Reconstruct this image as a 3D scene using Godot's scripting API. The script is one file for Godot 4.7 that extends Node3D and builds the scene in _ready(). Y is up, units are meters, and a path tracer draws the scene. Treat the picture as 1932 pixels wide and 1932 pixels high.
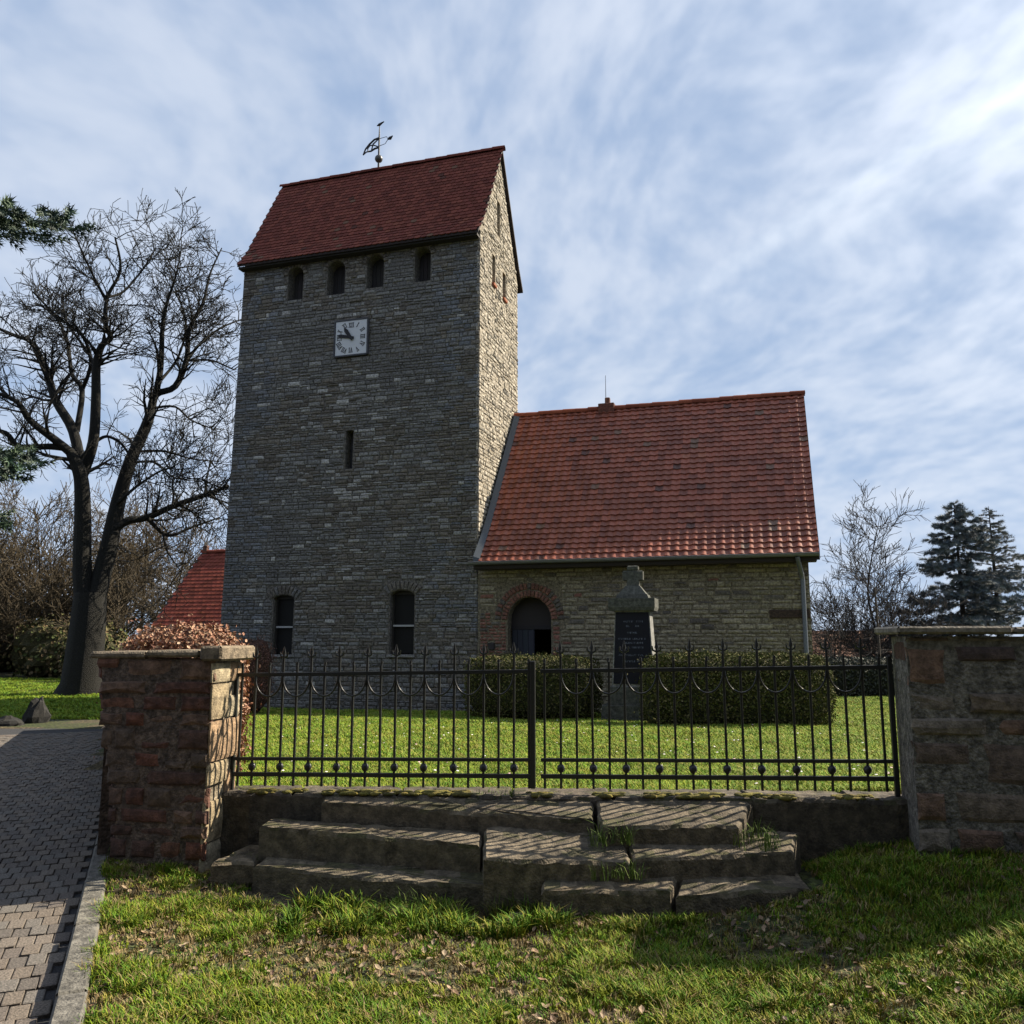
extends Node3D

# ---------------------------------------------------------------- helpers
class MB:
	var v := PackedVector3Array()
	var n := PackedVector3Array()
	var c := PackedColorArray()
	func tri(a: Vector3, b: Vector3, d: Vector3, col: Color) -> void:
		var nn := (b - a).cross(d - a).normalized()
		v.push_back(a); v.push_back(d); v.push_back(b)
		for i in 3:
			n.push_back(nn); c.push_back(col)
	func quad(a: Vector3, b: Vector3, d: Vector3, e: Vector3, col: Color) -> void:
		tri(a, b, d, col); tri(a, d, e, col)
	func stri(a: Vector3, b: Vector3, d: Vector3, na: Vector3, nb: Vector3, nd: Vector3, col: Color) -> void:
		v.push_back(a); v.push_back(d); v.push_back(b)
		n.push_back(na); n.push_back(nd); n.push_back(nb)
		c.push_back(col); c.push_back(col); c.push_back(col)
	func box(lo: Vector3, hi: Vector3, col: Color, xf := Transform3D.IDENTITY) -> void:
		var p := []
		for i in 8:
			p.append(xf * Vector3(hi.x if i & 1 else lo.x, hi.y if i & 2 else lo.y, hi.z if i & 4 else lo.z))
		quad(p[4], p[5], p[7], p[6], col); quad(p[1], p[0], p[2], p[3], col)
		quad(p[5], p[1], p[3], p[7], col); quad(p[0], p[4], p[6], p[2], col)
		quad(p[6], p[7], p[3], p[2], col); quad(p[0], p[1], p[5], p[4], col)
	func bevel_box(lo: Vector3, hi: Vector3, b: float, col: Color, xf := Transform3D.IDENTITY) -> void:
		# box with chamfered edges
		var m := (lo + hi) * 0.5
		var h := (hi - lo) * 0.5
		var q := h - Vector3(b, b, b)
		for ax in 3:
			var a1 := (ax + 1) % 3
			var a2 := (ax + 2) % 3
			for s in [-1.0, 1.0]:
				var f := []
				for k in [[-1, -1], [1, -1], [1, 1], [-1, 1]]:
					var p := Vector3.ZERO
					p[ax] = s * h[ax]; p[a1] = k[0] * q[a1]; p[a2] = k[1] * q[a2]
					f.append(xf * (m + p))
				if s > 0: quad(f[0], f[1], f[2], f[3], col)
				else: quad(f[3], f[2], f[1], f[0], col)
				# edges between face ax(s) and face a1(t)
				for t in [-1.0, 1.0]:
					var e := []
					for w in [-1.0, 1.0]:
						var p1 := Vector3.ZERO; p1[ax] = s * h[ax]; p1[a1] = t * q[a1]; p1[a2] = w * q[a2]
						var p2 := Vector3.ZERO; p2[ax] = s * q[ax]; p2[a1] = t * h[a1]; p2[a2] = w * q[a2]
						e.append(xf * (m + p1)); e.append(xf * (m + p2))
					if s * t > 0: quad(e[0], e[1], e[3], e[2], col)
					else: quad(e[1], e[0], e[2], e[3], col)
	func tube(pts: Array, rad: Array, sides: int, col: Color, cap := false) -> void:
		var prev := []
		var pn := []
		var ref := Vector3(0.31, 0.2, 0.93)
		for i in pts.size():
			var d: Vector3 = (pts[min(i + 1, pts.size() - 1)] - pts[max(i - 1, 0)]).normalized()
			if abs(d.dot(ref)) > 0.95: ref = Vector3(0.9, 0.3, -0.2)
			var s := d.cross(ref).normalized()
			var t := s.cross(d)
			var ring := []
			var rn := []
			for k in sides:
				var a := TAU * k / sides
				var nn := s * cos(a) + t * sin(a)
				ring.append(pts[i] + nn * rad[i]); rn.append(nn)
			if i > 0:
				for k in sides:
					var k2 := (k + 1) % sides
					stri(prev[k], ring[k2], prev[k2], pn[k], rn[k2], pn[k2], col)
					stri(prev[k], ring[k], ring[k2], pn[k], rn[k], rn[k2], col)
			if cap and (i == 0 or i == pts.size() - 1):
				for k in range(1, sides - 1):
					if i == 0: tri(ring[0], ring[k], ring[k + 1], col)
					else: tri(ring[0], ring[k + 1], ring[k], col)
			prev = ring; pn = rn
	func ball(o: Vector3, r: Vector3, col: Color, seg := 10, rings := 6) -> void:
		for j in rings:
			for k in seg:
				var q := []
				for e in [[j, k], [j, k + 1], [j + 1, k + 1], [j + 1, k]]:
					var th: float = PI * e[0] / rings
					var ph: float = TAU * e[1] / seg
					q.append(Vector3(sin(th) * cos(ph), cos(th), sin(th) * sin(ph)))
				var nr := []
				for x in q: nr.append((x / r).normalized())
				if j > 0: stri(o + q[0] * r, o + q[1] * r, o + q[2] * r, nr[0], nr[1], nr[2], col)
				if j < rings - 1: stri(o + q[0] * r, o + q[2] * r, o + q[3] * r, nr[0], nr[2], nr[3], col)
	func raw(tris: PackedVector3Array, xf: Transform3D, col: Color) -> void:
		for i in range(0, tris.size(), 3):
			tri(xf * tris[i], xf * tris[i + 1], xf * tris[i + 2], col)
	func mesh(mat: Material) -> ArrayMesh:
		var a := []
		a.resize(Mesh.ARRAY_MAX)
		a[Mesh.ARRAY_VERTEX] = v; a[Mesh.ARRAY_NORMAL] = n; a[Mesh.ARRAY_COLOR] = c
		var m := ArrayMesh.new()
		m.add_surface_from_arrays(Mesh.PRIMITIVE_TRIANGLES, a)
		m.surface_set_material(0, mat)
		return m

var rng := RandomNumberGenerator.new()
var M := {}
var taken := {}

func numbered(called: String) -> String:
	taken[called] = taken.get(called, 0) + 1
	return called if taken[called] == 1 else "%s_%03d" % [called, taken[called] - 1]

func put(called: String, mesh: Mesh, parent: Node, xf := Transform3D.IDENTITY) -> MeshInstance3D:
	var o := MeshInstance3D.new()
	o.name = numbered(called) if parent == self else called
	o.mesh = mesh
	o.transform = xf
	parent.add_child(o, true)
	return o

func build(called: String, mb: MB, mat: Material, parent: Node, xf := Transform3D.IDENTITY) -> MeshInstance3D:
	return put(called, mb.mesh(mat), parent, xf)

func thing(called: String, label: String, category: String, at := Vector3.ZERO, turn := 0.0, group := "") -> Node3D:
	var o := Node3D.new()
	o.name = numbered(called)
	add_child(o)
	o.position = at
	o.rotation.y = turn
	tag(o, label, category, group)
	return o

func tag(o: Node, label: String, category: String, group := "", kind := "") -> void:
	if label: o.set_meta("label", label)
	if category: o.set_meta("category", category)
	if group: o.set_meta("group", group)
	if kind: o.set_meta("kind", kind)

func structure(o: Node, label: String, category: String) -> void:
	tag(o, label, category, "", "structure")

func rr(a: float, b: float) -> float: return rng.randf_range(a, b)

func col(r: float, g: float, b: float) -> Color: return Color(r, g, b)

func jit(c: Color, k: float) -> Color:
	var f := 1.0 + rr(-k, k)
	return Color(c.r * f * (1.0 + rr(-k, k) * 0.25), c.g * f, c.b * f * (1.0 + rr(-k, k) * 0.25))

func noise(seed_: int, freq: float, oct := 4, type := FastNoiseLite.TYPE_SIMPLEX_SMOOTH) -> FastNoiseLite:
	var f := FastNoiseLite.new()
	f.seed = seed_; f.frequency = freq; f.fractal_octaves = oct; f.noise_type = type
	f.fractal_type = FastNoiseLite.FRACTAL_FBM
	return f

func noise_tex(seed_: int, freq: float, oct: int, lo: float, hi: float, tint := Color(1, 1, 1), size := 512, gain := 0.5) -> Texture2D:
	var ns := noise(seed_, freq, oct)
	ns.fractal_gain = gain
	var im := ns.get_seamless_image(size, size)
	im.convert(Image.FORMAT_RGB8)
	var d := im.get_data()
	for i in range(0, d.size(), 3):
		var t: float = clampf((d[i] / 255.0 - 0.5) * 1.6 + 0.5, 0, 1)
		var x := lerpf(lo, hi, t)
		d[i] = int(255 * minf(1.0, x * tint.r)); d[i + 1] = int(255 * minf(1.0, x * tint.g)); d[i + 2] = int(255 * minf(1.0, x * tint.b))
	return ImageTexture.create_from_image(Image.create_from_data(size, size, false, Image.FORMAT_RGB8, d))

func bump_tex(seed_: int, freq: float, oct: int, strength: float, size := 512) -> Texture2D:
	var im := noise(seed_, freq, oct).get_seamless_image(size, size)
	im.convert(Image.FORMAT_RGBA8)
	im.bump_map_to_normal_map(strength)
	return ImageTexture.create_from_image(im)

func mat(c := Color(1, 1, 1), rough := 0.9, tex: Texture2D = null, nrm: Texture2D = null, scale := 1.0, nscale := 1.0) -> StandardMaterial3D:
	var m := StandardMaterial3D.new()
	m.albedo_color = c.linear_to_srgb() if c != Color(1, 1, 1) else c
	m.vertex_color_use_as_albedo = true
	m.roughness = rough
	m.cull_mode = BaseMaterial3D.CULL_DISABLED
	if tex: m.albedo_texture = tex
	if nrm:
		m.normal_enabled = true; m.normal_texture = nrm; m.normal_scale = nscale
	if tex or nrm:
		m.uv1_triplanar = true; m.uv1_world_triplanar = true
		m.uv1_scale = Vector3(scale, scale, scale)
	return m

# --- pieces: unit stones, bricks and tiles; some as parts of their own, the rest joined
func stone_unit(seed_: int, rough: float, mids: bool) -> PackedVector3Array:
	var g := RandomNumberGenerator.new()
	g.seed = seed_
	var out := PackedVector3Array()
	var ring := []
	if mids: ring = [Vector2(-.5, -.5), Vector2(0, -.5), Vector2(.5, -.5), Vector2(.5, 0), Vector2(.5, .5), Vector2(0, .5), Vector2(-.5, .5), Vector2(-.5, 0)]
	else: ring = [Vector2(-.5, -.5), Vector2(.5, -.5), Vector2(.5, .5), Vector2(-.5, .5)]
	var o := []
	var inn := []
	var bk := []
	for p in ring:
		var q: Vector2 = p * (1.0 - g.randf() * rough)
		o.append(Vector3(q.x, q.y, -0.35 - g.randf() * 0.2)); bk.append(Vector3(q.x, q.y, -1.0))
		inn.append(Vector3(q.x * (0.86 - g.randf() * 0.08), q.y * (0.78 - g.randf() * 0.14), -g.randf() * 0.25))
	var ct := Vector3(g.randf_range(-.1, .1), g.randf_range(-.1, .1), 0.05)
	var k := ring.size()
	for i in k:
		var j := (i + 1) % k
		out.append_array([ct, inn[i], inn[j]])
		out.append_array([inn[i], o[i], o[j], inn[i], o[j], inn[j]])
		out.append_array([o[i], bk[i], bk[j], o[i], bk[j], o[j]])
	return out

func tile_unit(w: float, g: float) -> PackedVector3Array:
	# pantile: x across, y up the slope, z out of the roof
	var out := PackedVector3Array()
	var lo := []
	var hi := []
	var ed := []
	for k in 8:
		var x := -0.02 + (w + 0.02) * k / 7.0
		var t := x / w * TAU
		var z := 0.012 * cos(t) + 0.012
		lo.append(Vector3(x, -0.0, z + 0.042)); hi.append(Vector3(x, g + 0.05, z + 0.004)); ed.append(Vector3(x, 0.004, z + 0.006))
	for k in 7:
		out.append_array([lo[k], lo[k + 1], hi[k + 1], lo[k], hi[k + 1], hi[k]])
		out.append_array([ed[k], ed[k + 1], lo[k + 1], ed[k], lo[k + 1], lo[k]])
	return out

func plain_tile_unit(w: float, g: float) -> PackedVector3Array:
	var out := PackedVector3Array()
	var b := []
	var e := []
	for k in 7:
		var x := -w * 0.49 + w * 0.98 * k / 6.0
		var y := -0.045 * sqrt(maxf(0, 1.0 - pow(x / (w * 0.5), 2)))
		b.append(Vector3(x, y, 0.026 + 0.004 * cos(x / w * PI))); e.append(Vector3(x, y + 0.002, 0.008))
	var t0 := Vector3(-w * 0.49, g + 0.03, 0.004)
	var t1 := Vector3(w * 0.49, g + 0.03, 0.004)
	for k in 6:
		out.append_array([e[k], e[k + 1], b[k + 1], e[k], b[k + 1], b[k]])
		var ta := t0.lerp(t1, k / 6.0)
		var tb := t0.lerp(t1, (k + 1) / 6.0)
		out.append_array([b[k], b[k + 1], tb, b[k], tb, ta])
	return out

# list: [{x: Transform3D, s: shape number, t: tone number, a: shown size}]
func lay(parent: Node, called: String, rest: String, shapes: Array, tones: Array, list: Array, material: Material, most := 300) -> void:
	list.sort_custom(func(p, q): return p.a > q.a)
	var made := {}
	var left := MB.new()
	for i in list.size():
		var e = list[i]
		if i < most:
			var key = e.s * 1000 + e.t
			if not made.has(key):
				var mb := MB.new()
				mb.raw(shapes[e.s], Transform3D.IDENTITY, tones[e.t])
				made[key] = mb.mesh(material)
			put(called, made[key], parent, e.x)
		else:
			left.raw(shapes[e.s], e.x, tones[e.t])
	if left.v.size():
		var o := build(rest, left, material, parent)
		o.set_meta("kind", "stuff")

func sm(a: float, b: float, x: float) -> float: return smoothstep(a, b, x)

# ---------------------------------------------------------------- picture to place
# the photograph measured at 1932 pixels a side; f forward metres
const FPX := 1600.0
const PITCH := 8.46
const EYE := 1.65
func pix(px: float, py: float, f: float) -> Vector3:
	var p := deg_to_rad(PITCH)
	var rx := (px - 966.0) / FPX
	var ry := -(py - 966.0) / FPX
	var up := ry * cos(p) + sin(p)
	var fw := cos(p) - ry * sin(p)
	return Vector3(rx * f / fw, EYE + up * f / fw, -f)

# ---------------------------------------------------------------- ground shape (x right, f forward)
func fence_f(x: float) -> float: return 6.45 - 0.1626 * (x + 2.06)
func kerb_x(f: float) -> float: return -1.89 - 0.423 * (f - 3.71)
func wall_x(f: float) -> float: return -2.75 - 0.42 * (f - 6.2)
var gn := noise(5, 0.35, 3)
func in_yard(x: float, f: float) -> bool: return f > fence_f(x) + 0.02 and x > wall_x(f)
func ground_h(x: float, f: float) -> float:
	var y := 0.0
	if in_yard(x, f):
		y = 0.50 - 0.0442 * (f - 6.3) if f < 21.0 else -0.15 - 0.02 * (f - 21.0)
		y = maxf(y, -0.9)
		y += 0.04 * sm(0, 3, x) * sm(12, 6, f) + gn.get_noise_2d(x, f) * 0.03
		return y
	if x < kerb_x(f) + 0.09:
		if f > 16.0: return 0.0 + gn.get_noise_2d(x, f) * 0.03 - 0.012 * (f - 16.0) * sm(16, 20, f) * 0.2
		return -0.08
	y = 0.045 - 0.045 * sm(0.2, 1.2, x - kerb_x(f)) + 0.05 * sm(5.6, 6.1, f) * sm(-1.6, -2.1, x) + 0.06 * sm(4.6, 5.1, f) * sm(-0.3, 0.5, x)
	y += 0.30 * sm(0.9, 3.0, x) + 0.05 * sm(4.6, 5.6, f) * sm(1.2, 2.2, x)
	y += gn.get_noise_2d(x * 3.0, f * 3.0) * 0.025
	return y

func sky_image() -> Image:
	var w := 3072
	var h := 1536
	var data := PackedFloat32Array()
	data.resize(w * h * 3)
	var n1 := noise(11, 1.0, 5)
	var n2 := noise(23, 1.0, 4)
	var n3 := noise(37, 1.0, 3)
	var sun := sun_dir()
	var ang := deg_to_rad(-14.0)            # the streaks run towards this bearing
	var dx := Vector2(sin(ang), cos(ang))
	var dy := Vector2(cos(ang), -sin(ang))
	var ca := pix(1932, 160, 1.0) - Vector3(0, EYE, 0)
	var cb := pix(1300, 560, 1.0) - Vector3(0, EYE, 0)
	var pa := Vector2(ca.x, -ca.z) / (ca.y + 0.26 * ca.length())
	var pb := Vector2(cb.x, -cb.z) / (cb.y + 0.26 * cb.length())
	var ct := (pa - pb).normalized()
	var cn := Vector2(-ct.y, ct.x)
	for j in h:
		var el := PI * (0.5 - (j + 0.5) / h)
		var y := sin(el)
		var ce := cos(el)
		for i in w:
			var az := TAU * (i + 0.5) / w
			var at := (j * w + i) * 3
			if y < -0.03:
				data[at] = 0.18; data[at + 1] = 0.18; data[at + 2] = 0.16
				continue
			var d := Vector3(sin(az) * ce, y, -cos(az) * ce)
			var q := Vector2(d.x, -d.z) / (maxf(y, 0.0) + 0.26)
			var a := q.dot(dx) * 1.35
			var b := q.dot(dy) * 1.35
			var warp := n3.get_noise_2d(a * 0.55, b * 0.55) * 0.5
			var st := n1.get_noise_2d(a * 0.8 + warp, b * 1.7 + warp * 1.6)
			var bl := n2.get_noise_2d(a * 1.9 - 7.0, b * 2.2 + 3.0 + warp)
			var fine := n1.get_noise_2d(a * 3.2 + 31.0, b * 6.5 + warp * 3.0)
			var finer := n2.get_noise_2d(a * 11.0 + 3.0, b * 15.0 + warp * 6.0)
			var cov := 0.58 + st * 0.42 + bl * 0.46 + fine * 0.40 + finer * 0.24
			cov = smoothstep(-0.12, 1.18, cov)
			var ld := (q - pb).dot(cn)
			var la := (q - pb).dot(ct)
			var trail := (exp(-pow(ld / 0.024, 2)) + 0.6 * exp(-pow((ld - 0.065) / 0.024, 2))) * smoothstep(-0.35, 0.9, la)
			var t := pow(clampf(1.0 - y, 0, 1), 2.2)
			var blue := Vector3(0.35, 0.47, 0.69).lerp(Vector3(0.43, 0.58, 0.82), t)
			var white := Vector3(0.65, 0.73, 0.88).lerp(Vector3(0.69, 0.78, 0.92), t)
			var cs := maxf(d.dot(sun), 0.0)
			var glow := 0.62 * pow(cs, 7.0) + 0.75 * pow(cs, 40.0)
			var c := blue.lerp(white, cov * 0.9)
			c = c + Vector3(1.0, 1.0, 0.97) * glow * (0.3 + 0.9 * cov) + Vector3(0.26, 0.25, 0.2) * minf(trail, 1.0)
			data[at] = c.x; data[at + 1] = c.y; data[at + 2] = c.z
	return Image.create_from_data(w, h, false, Image.FORMAT_RGBF, data.to_byte_array())

func sun_dir() -> Vector3:
	var az := deg_to_rad(66.5)
	var el := deg_to_rad(40.5)
	return Vector3(cos(el) * sin(az), sin(el), -cos(el) * cos(az))

# ================================================================ scene
func _ready() -> void:
	rng.seed = 4711
	var cam := Camera3D.new()
	cam.name = "camera"
	cam.fov = rad_to_deg(2.0 * atan(966.0 / FPX))
	cam.position = Vector3(0, EYE, 0)
	cam.rotation_degrees = Vector3(PITCH, 0, 0)
	cam.near = 0.05
	cam.far = 2000
	add_child(cam)
	cam.current = true
	var env := Environment.new()
	env.background_mode = Environment.BG_SKY
	var pano := PanoramaSkyMaterial.new()
	pano.panorama = ImageTexture.create_from_image(sky_image())
	var sky := Sky.new()
	sky.sky_material = pano
	env.sky = sky
	env.tonemap_mode = Environment.TONE_MAPPER_LINEAR
	env.tonemap_exposure = 2.3
	env.background_energy_multiplier = 0.43
	env.sdfgi_enabled = true
	env.ssao_enabled = true
	env.ssil_enabled = true
	var we := WorldEnvironment.new()
	we.name = "world"
	we.environment = env
	add_child(we)
	var sun := DirectionalLight3D.new()
	sun.name = "sun"
	sun.light_energy = 1.6
	sun.light_angular_distance = 0.5
	sun.light_color = Color(1.0, 0.95, 0.86)
	sun.shadow_enabled = true
	add_child(sun)
	sun.look_at_from_position(Vector3.ZERO, -sun_dir(), Vector3.UP)
	materials()
	ground()
	road()
	church()
	back_house()
	walls()
	steps()
	gate()
	memorial()
	hedges()
	trees()
	grass()
	small_things()

func materials() -> void:
	var g1 := noise_tex(1, 0.02, 5, 0.62, 1.0)
	var g2 := noise_tex(2, 0.05, 4, 0.7, 1.0)
	var b1 := bump_tex(3, 0.03, 5, 6.0)
	var b2 := bump_tex(4, 0.08, 4, 5.0)
	M.stone = mat(Color(1, 1, 1), 0.95, g1, b1, 1.4, 1.0)
	M.near_stone = mat(Color(1, 1, 1), 0.95, noise_tex(7, 0.01, 8, 0.5, 1.0, Color(1, 0.98, 0.95), 1024, 0.75), bump_tex(14, 0.06, 6, 5.0, 1024), 0.85, 1.0)
	M.mortar = mat(Color(1, 1, 1), 0.98, noise_tex(17, 0.012, 8, 0.4, 1.0, Color(1, 0.98, 0.95), 1024, 0.75), b2, 0.9, 1.0)
	M.tile = mat(Color(1, 1, 1), 0.5, g2, null, 1.7)
	M.tile.metallic_specular = 0.42
	M.dull_tile = mat(Color(1, 1, 1), 0.85, g2, null, 1.7)
	M.dull_tile.metallic_specular = 0.25
	M.plain = mat(Color(1, 1, 1), 0.75)
	M.wood = mat(Color(1, 1, 1), 0.8, g2, null, 3.0)
	M.zinc = mat(Color(1, 1, 1), 0.5, g2, null, 2.0)
	M.zinc.metallic = 0.35
	M.iron = mat(Color(1, 1, 1), 0.36)
	M.iron.metallic_specular = 0.45
	M.bark = mat(Color(1, 1, 1), 0.95, noise_tex(19, 0.03, 6, 0.35, 1.0, Color(1, 0.97, 0.93), 512, 0.65), bump_tex(20, 0.04, 6, 12.0), 1.3, 2.0)
	M.granite = mat(Color(1, 1, 1), 0.6, g2, null, 5.0)
	M.granite.metallic_specular = 0.3
	M.soil = mat(Color(1, 1, 1), 1.0, noise_tex(9, 0.03, 6, 0.35, 1.0), b2, 0.9, 1.5)
	M.paver = mat(Color(1, 1, 1), 0.92, noise_tex(12, 0.05, 5, 0.6, 1.0), b2, 2.5, 0.8)
	M.leaf = mat(Color(1, 1, 1), 0.85)
	M.leaf.metallic_specular = 0.25
	M.leaf.backlight = Color(0.35, 0.4, 0.12)
	M.needle = mat(Color(1, 1, 1), 0.7)
	M.dry = mat(Color(1, 1, 1), 0.75)
	M.dry.backlight = Color(0.3, 0.2, 0.1)
	M.blade = mat(Color(1, 1, 1), 0.75)
	M.blade.metallic_specular = 0.3
	M.blade.backlight = Color(0.85, 1.0, 0.2)
	M.moss = mat(Color(1, 1, 1), 1.0, g1, b2, 6.0, 1.5)

# ---------------------------------------------------------------- ground, road
func axis(list: Array) -> PackedFloat32Array:
	# [from, to, step] runs
	var o := PackedFloat32Array()
	for r in list:
		var x: float = r[0]
		while x < r[1] - 1e-4:
			o.push_back(x); x += r[2]
	o.push_back(list[-1][1])
	return o

func ground() -> void:
	var xs := axis([[-420, -60, 60], [-60, -16, 4], [-16, -5, 0.8], [-5, 5, 0.12], [5, 16, 0.8], [16, 60, 4], [60, 420, 60]])
	var fs := axis([[-30, 0, 6], [0, 3, 0.5], [3, 8, 0.12], [8, 26, 0.6], [26, 60, 3], [60, 420, 40]])
	var mb := MB.new()
	var n := noise(8, 0.5, 4)
	var P := []
	for f in fs:
		var row := []
		for x in xs: row.append(Vector3(x, ground_h(x, f), -f))
		P.append(row)
	for j in fs.size() - 1:
		for i in xs.size() - 1:
			var a: Vector3 = P[j][i]
			var k := n.get_noise_2d(a.x, a.z)
			var c := col(0.15, 0.115, 0.062).lerp(col(0.075, 0.095, 0.02), clampf(0.5 + k * 1.6 + 0.3 * sm(0.0, 2.5, a.x), 0, 1))
			mb.quad(a, P[j][i + 1], P[j + 1][i + 1], P[j + 1][i], c)
	var o := build("ground", mb, M.soil, self)
	structure(o, "grassy ground sheet under lawn and churchyard", "ground")

func road() -> void:
	var rd := Node3D.new()
	rd.name = "road"
	add_child(rd)
	structure(rd, "grey block paved road beside the kerb", "road")
	var mb := MB.new()
	var fs := axis([[0.5, 18.5, 0.5]])
	for k in fs.size() - 1:
		var f0 := fs[k]
		var f1 := fs[k + 1]
		mb.quad(Vector3(kerb_x(f0) - 14, -0.022, -f0), Vector3(kerb_x(f0), -0.022, -f0), Vector3(kerb_x(f1), -0.022, -f1), Vector3(kerb_x(f1) - 14 , -0.022, -f1), col(0.042, 0.042, 0.044))
	build("road_bed", mb, M.paver, rd)
	# pavers along the kerb, running bond
	var shp := []
	for s in 3:
		var b := MB.new()
		b.bevel_box(Vector3(-.5, -1, -.5), Vector3(.5, 0, .5), 0.045, col(1, 1, 1))
		var t := PackedVector3Array()
		for i in range(0, b.v.size(), 3): t.append_array([b.v[i], b.v[i + 2], b.v[i + 1]])
		for i in t.size(): t[i] += Vector3(rr(-.01, .01), 0, rr(-.01, .01)) if s else Vector3.ZERO
		shp.append(t)
	var tones := [col(0.19, 0.155, 0.125), col(0.16, 0.13, 0.11), col(0.21, 0.175, 0.145), col(0.14, 0.12, 0.105), col(0.18, 0.16, 0.14)]
	var dir := Vector2(-0.423, 1.0).normalized()
	var turn := atan2(-dir.x, dir.y)
	var list := []
	for r in 80:
		for q in 46:
			var along := -0.2 + r * 0.168
			var across := -0.06 - q * 0.088 - (0.044 if r % 2 else 0.0)
			var base := Vector2(-1.89, 3.71) + dir * along + Vector2(dir.y, -dir.x) * across
			if absf(base.x / base.y) > 0.72 or base.y > 15.8: continue
			var xf := Transform3D(Basis(Vector3.UP, turn) * Basis.from_euler(Vector3(rr(-.02, .02), rr(-.02, .02), rr(-.02, .02))), Vector3(base.x, rr(-.007, .003), -base.y))
			xf.basis = xf.basis * Basis.from_scale(Vector3(0.082, 0.05, 0.161))
			list.append({"x": xf, "s": rng.randi() % 3, "t": rng.randi() % 5, "a": 1.0 / base.length()})
	lay(rd, "paver", "paver_field", shp, tones, list, M.paver)
	# kerb
	var kb := Node3D.new()
	kb.name = "kerb"
	add_child(kb)
	structure(kb, "grey concrete kerb edging the lawn along the paved road", "kerb")
	var f := 2.2
	while f < 16.5:
		var l := 1.0
		var mbk := MB.new()
		mbk.bevel_box(Vector3(0, -0.3, -l + 0.008), Vector3(0.13, 0.085 + rr(-.006, .006), 0), 0.012, jit(col(0.20, 0.195, 0.18), 0.08))
		build("kerb_stone", mbk, M.near_stone, kb, Transform3D(Basis(Vector3.UP, turn + rr(-.006, .006)), Vector3(kerb_x(f), 0, -f)))
		f += l * dir.y

# ---------------------------------------------------------------- masonry panels
# openings: {a0,a1,b0,b1, rise, depth}; f(a,b,d) -> point
func outline(o: Dictionary) -> Array:
	var pts := [Vector2(o.a0, o.b0)]
	var n := 12
	for k in n + 1:
		var t := PI * (1.0 - float(k) / n)
		pts.append(Vector2((o.a0 + o.a1) * 0.5 + cos(t) * (o.a1 - o.a0) * 0.5, o.b1 - o.rise + sin(t) * o.rise))
	pts.append(Vector2(o.a1, o.b0))
	return pts

func panel(mb: MB, a0: float, a1: float, b0: float, top: Callable, splits: Array, ops: Array, f: Callable, c: Color) -> void:
	var cuts := [a0, a1]
	for s in splits: cuts.append(s)
	for o in ops:
		cuts.append(o.a0); cuts.append(o.a1)
	cuts.sort()
	for i in cuts.size() - 1:
		var l: float = cuts[i]
		var r: float = cuts[i + 1]
		if r - l < 1e-5: continue
		var mid := (l + r) * 0.5
		var hit = null
		for o in ops:
			if mid > o.a0 and mid < o.a1: hit = o
		if hit == null:
			mb.quad(f.call(l, b0, 0.0), f.call(r, b0, 0.0), f.call(r, top.call(r), 0.0), f.call(l, top.call(l), 0.0), c)
	for o in ops:
		var pts := outline(o)
		mb.quad(f.call(o.a0, b0, 0.0), f.call(o.a1, b0, 0.0), f.call(o.a1, o.b0, 0.0), f.call(o.a0, o.b0, 0.0), c)
		for k in range(1, pts.size() - 2):
			var p: Vector2 = pts[k]
			var q: Vector2 = pts[k + 1]
			mb.quad(f.call(p.x, p.y, 0.0), f.call(q.x, q.y, 0.0), f.call(q.x, top.call(q.x), 0.0), f.call(p.x, top.call(p.x), 0.0), c)
		for k in pts.size():
			var p: Vector2 = pts[k]
			var q: Vector2 = pts[(k + 1) % pts.size()]
			mb.quad(f.call(p.x, p.y, 0.0), f.call(p.x, p.y, o.depth), f.call(q.x, q.y, o.depth), f.call(q.x, q.y, 0.0), c)
		for k in range(1, pts.size() - 1):
			mb.tri(f.call(pts[0].x, pts[0].y, o.depth), f.call(pts[k].x, pts[k].y, o.depth), f.call(pts[k + 1].x, pts[k + 1].y, o.depth), c)

# courses of stones in a rectangle; keep(rect) says where stones may lie; tone(a,b) picks a tone
func courses(a0: float, a1: float, b0: float, b1: float, ch: Vector2, cl: Vector2, gap: float, keep: Callable, tone: Callable, place: Callable, shapes_n: int, proud: Vector2, deep := 0.07) -> Array:
	var list := []
	var b := b0
	while b < b1 - 0.03:
		var h := minf(rr(ch.x, ch.y), b1 - b)
		var a := a0
		while a < a1 - 0.02:
			var l := rr(cl.x, cl.y)
			if a1 - a - l < cl.x * 0.6: l = a1 - a
			var hh := h
			var bb := b
			if rng.randf() < 0.12 and h > ch.x * 1.2:
				hh = h * rr(0.45, 0.75); bb = b + (h - hh) * float(rng.randi() % 2)
			var rect := Rect2(a, bb, l, hh)
			for cut in keep.call(rect):
				if cut.size.x > 0.05 and cut.size.y > 0.03:
					var p := rr(proud.x, proud.y)
					var x: Transform3D = place.call(cut.get_center().x, cut.get_center().y, p)
					x.basis = x.basis * Basis(Vector3(0, 0, 1), rr(-.015, .015)) * Basis.from_scale(Vector3(cut.size.x - gap, cut.size.y - gap, deep))
					list.append({"x": x, "s": rng.randi() % shapes_n, "t": tone.call(cut.get_center().x, cut.get_center().y), "a": cut.size.x * cut.size.y})
			a += l
		b += h
	return list

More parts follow.
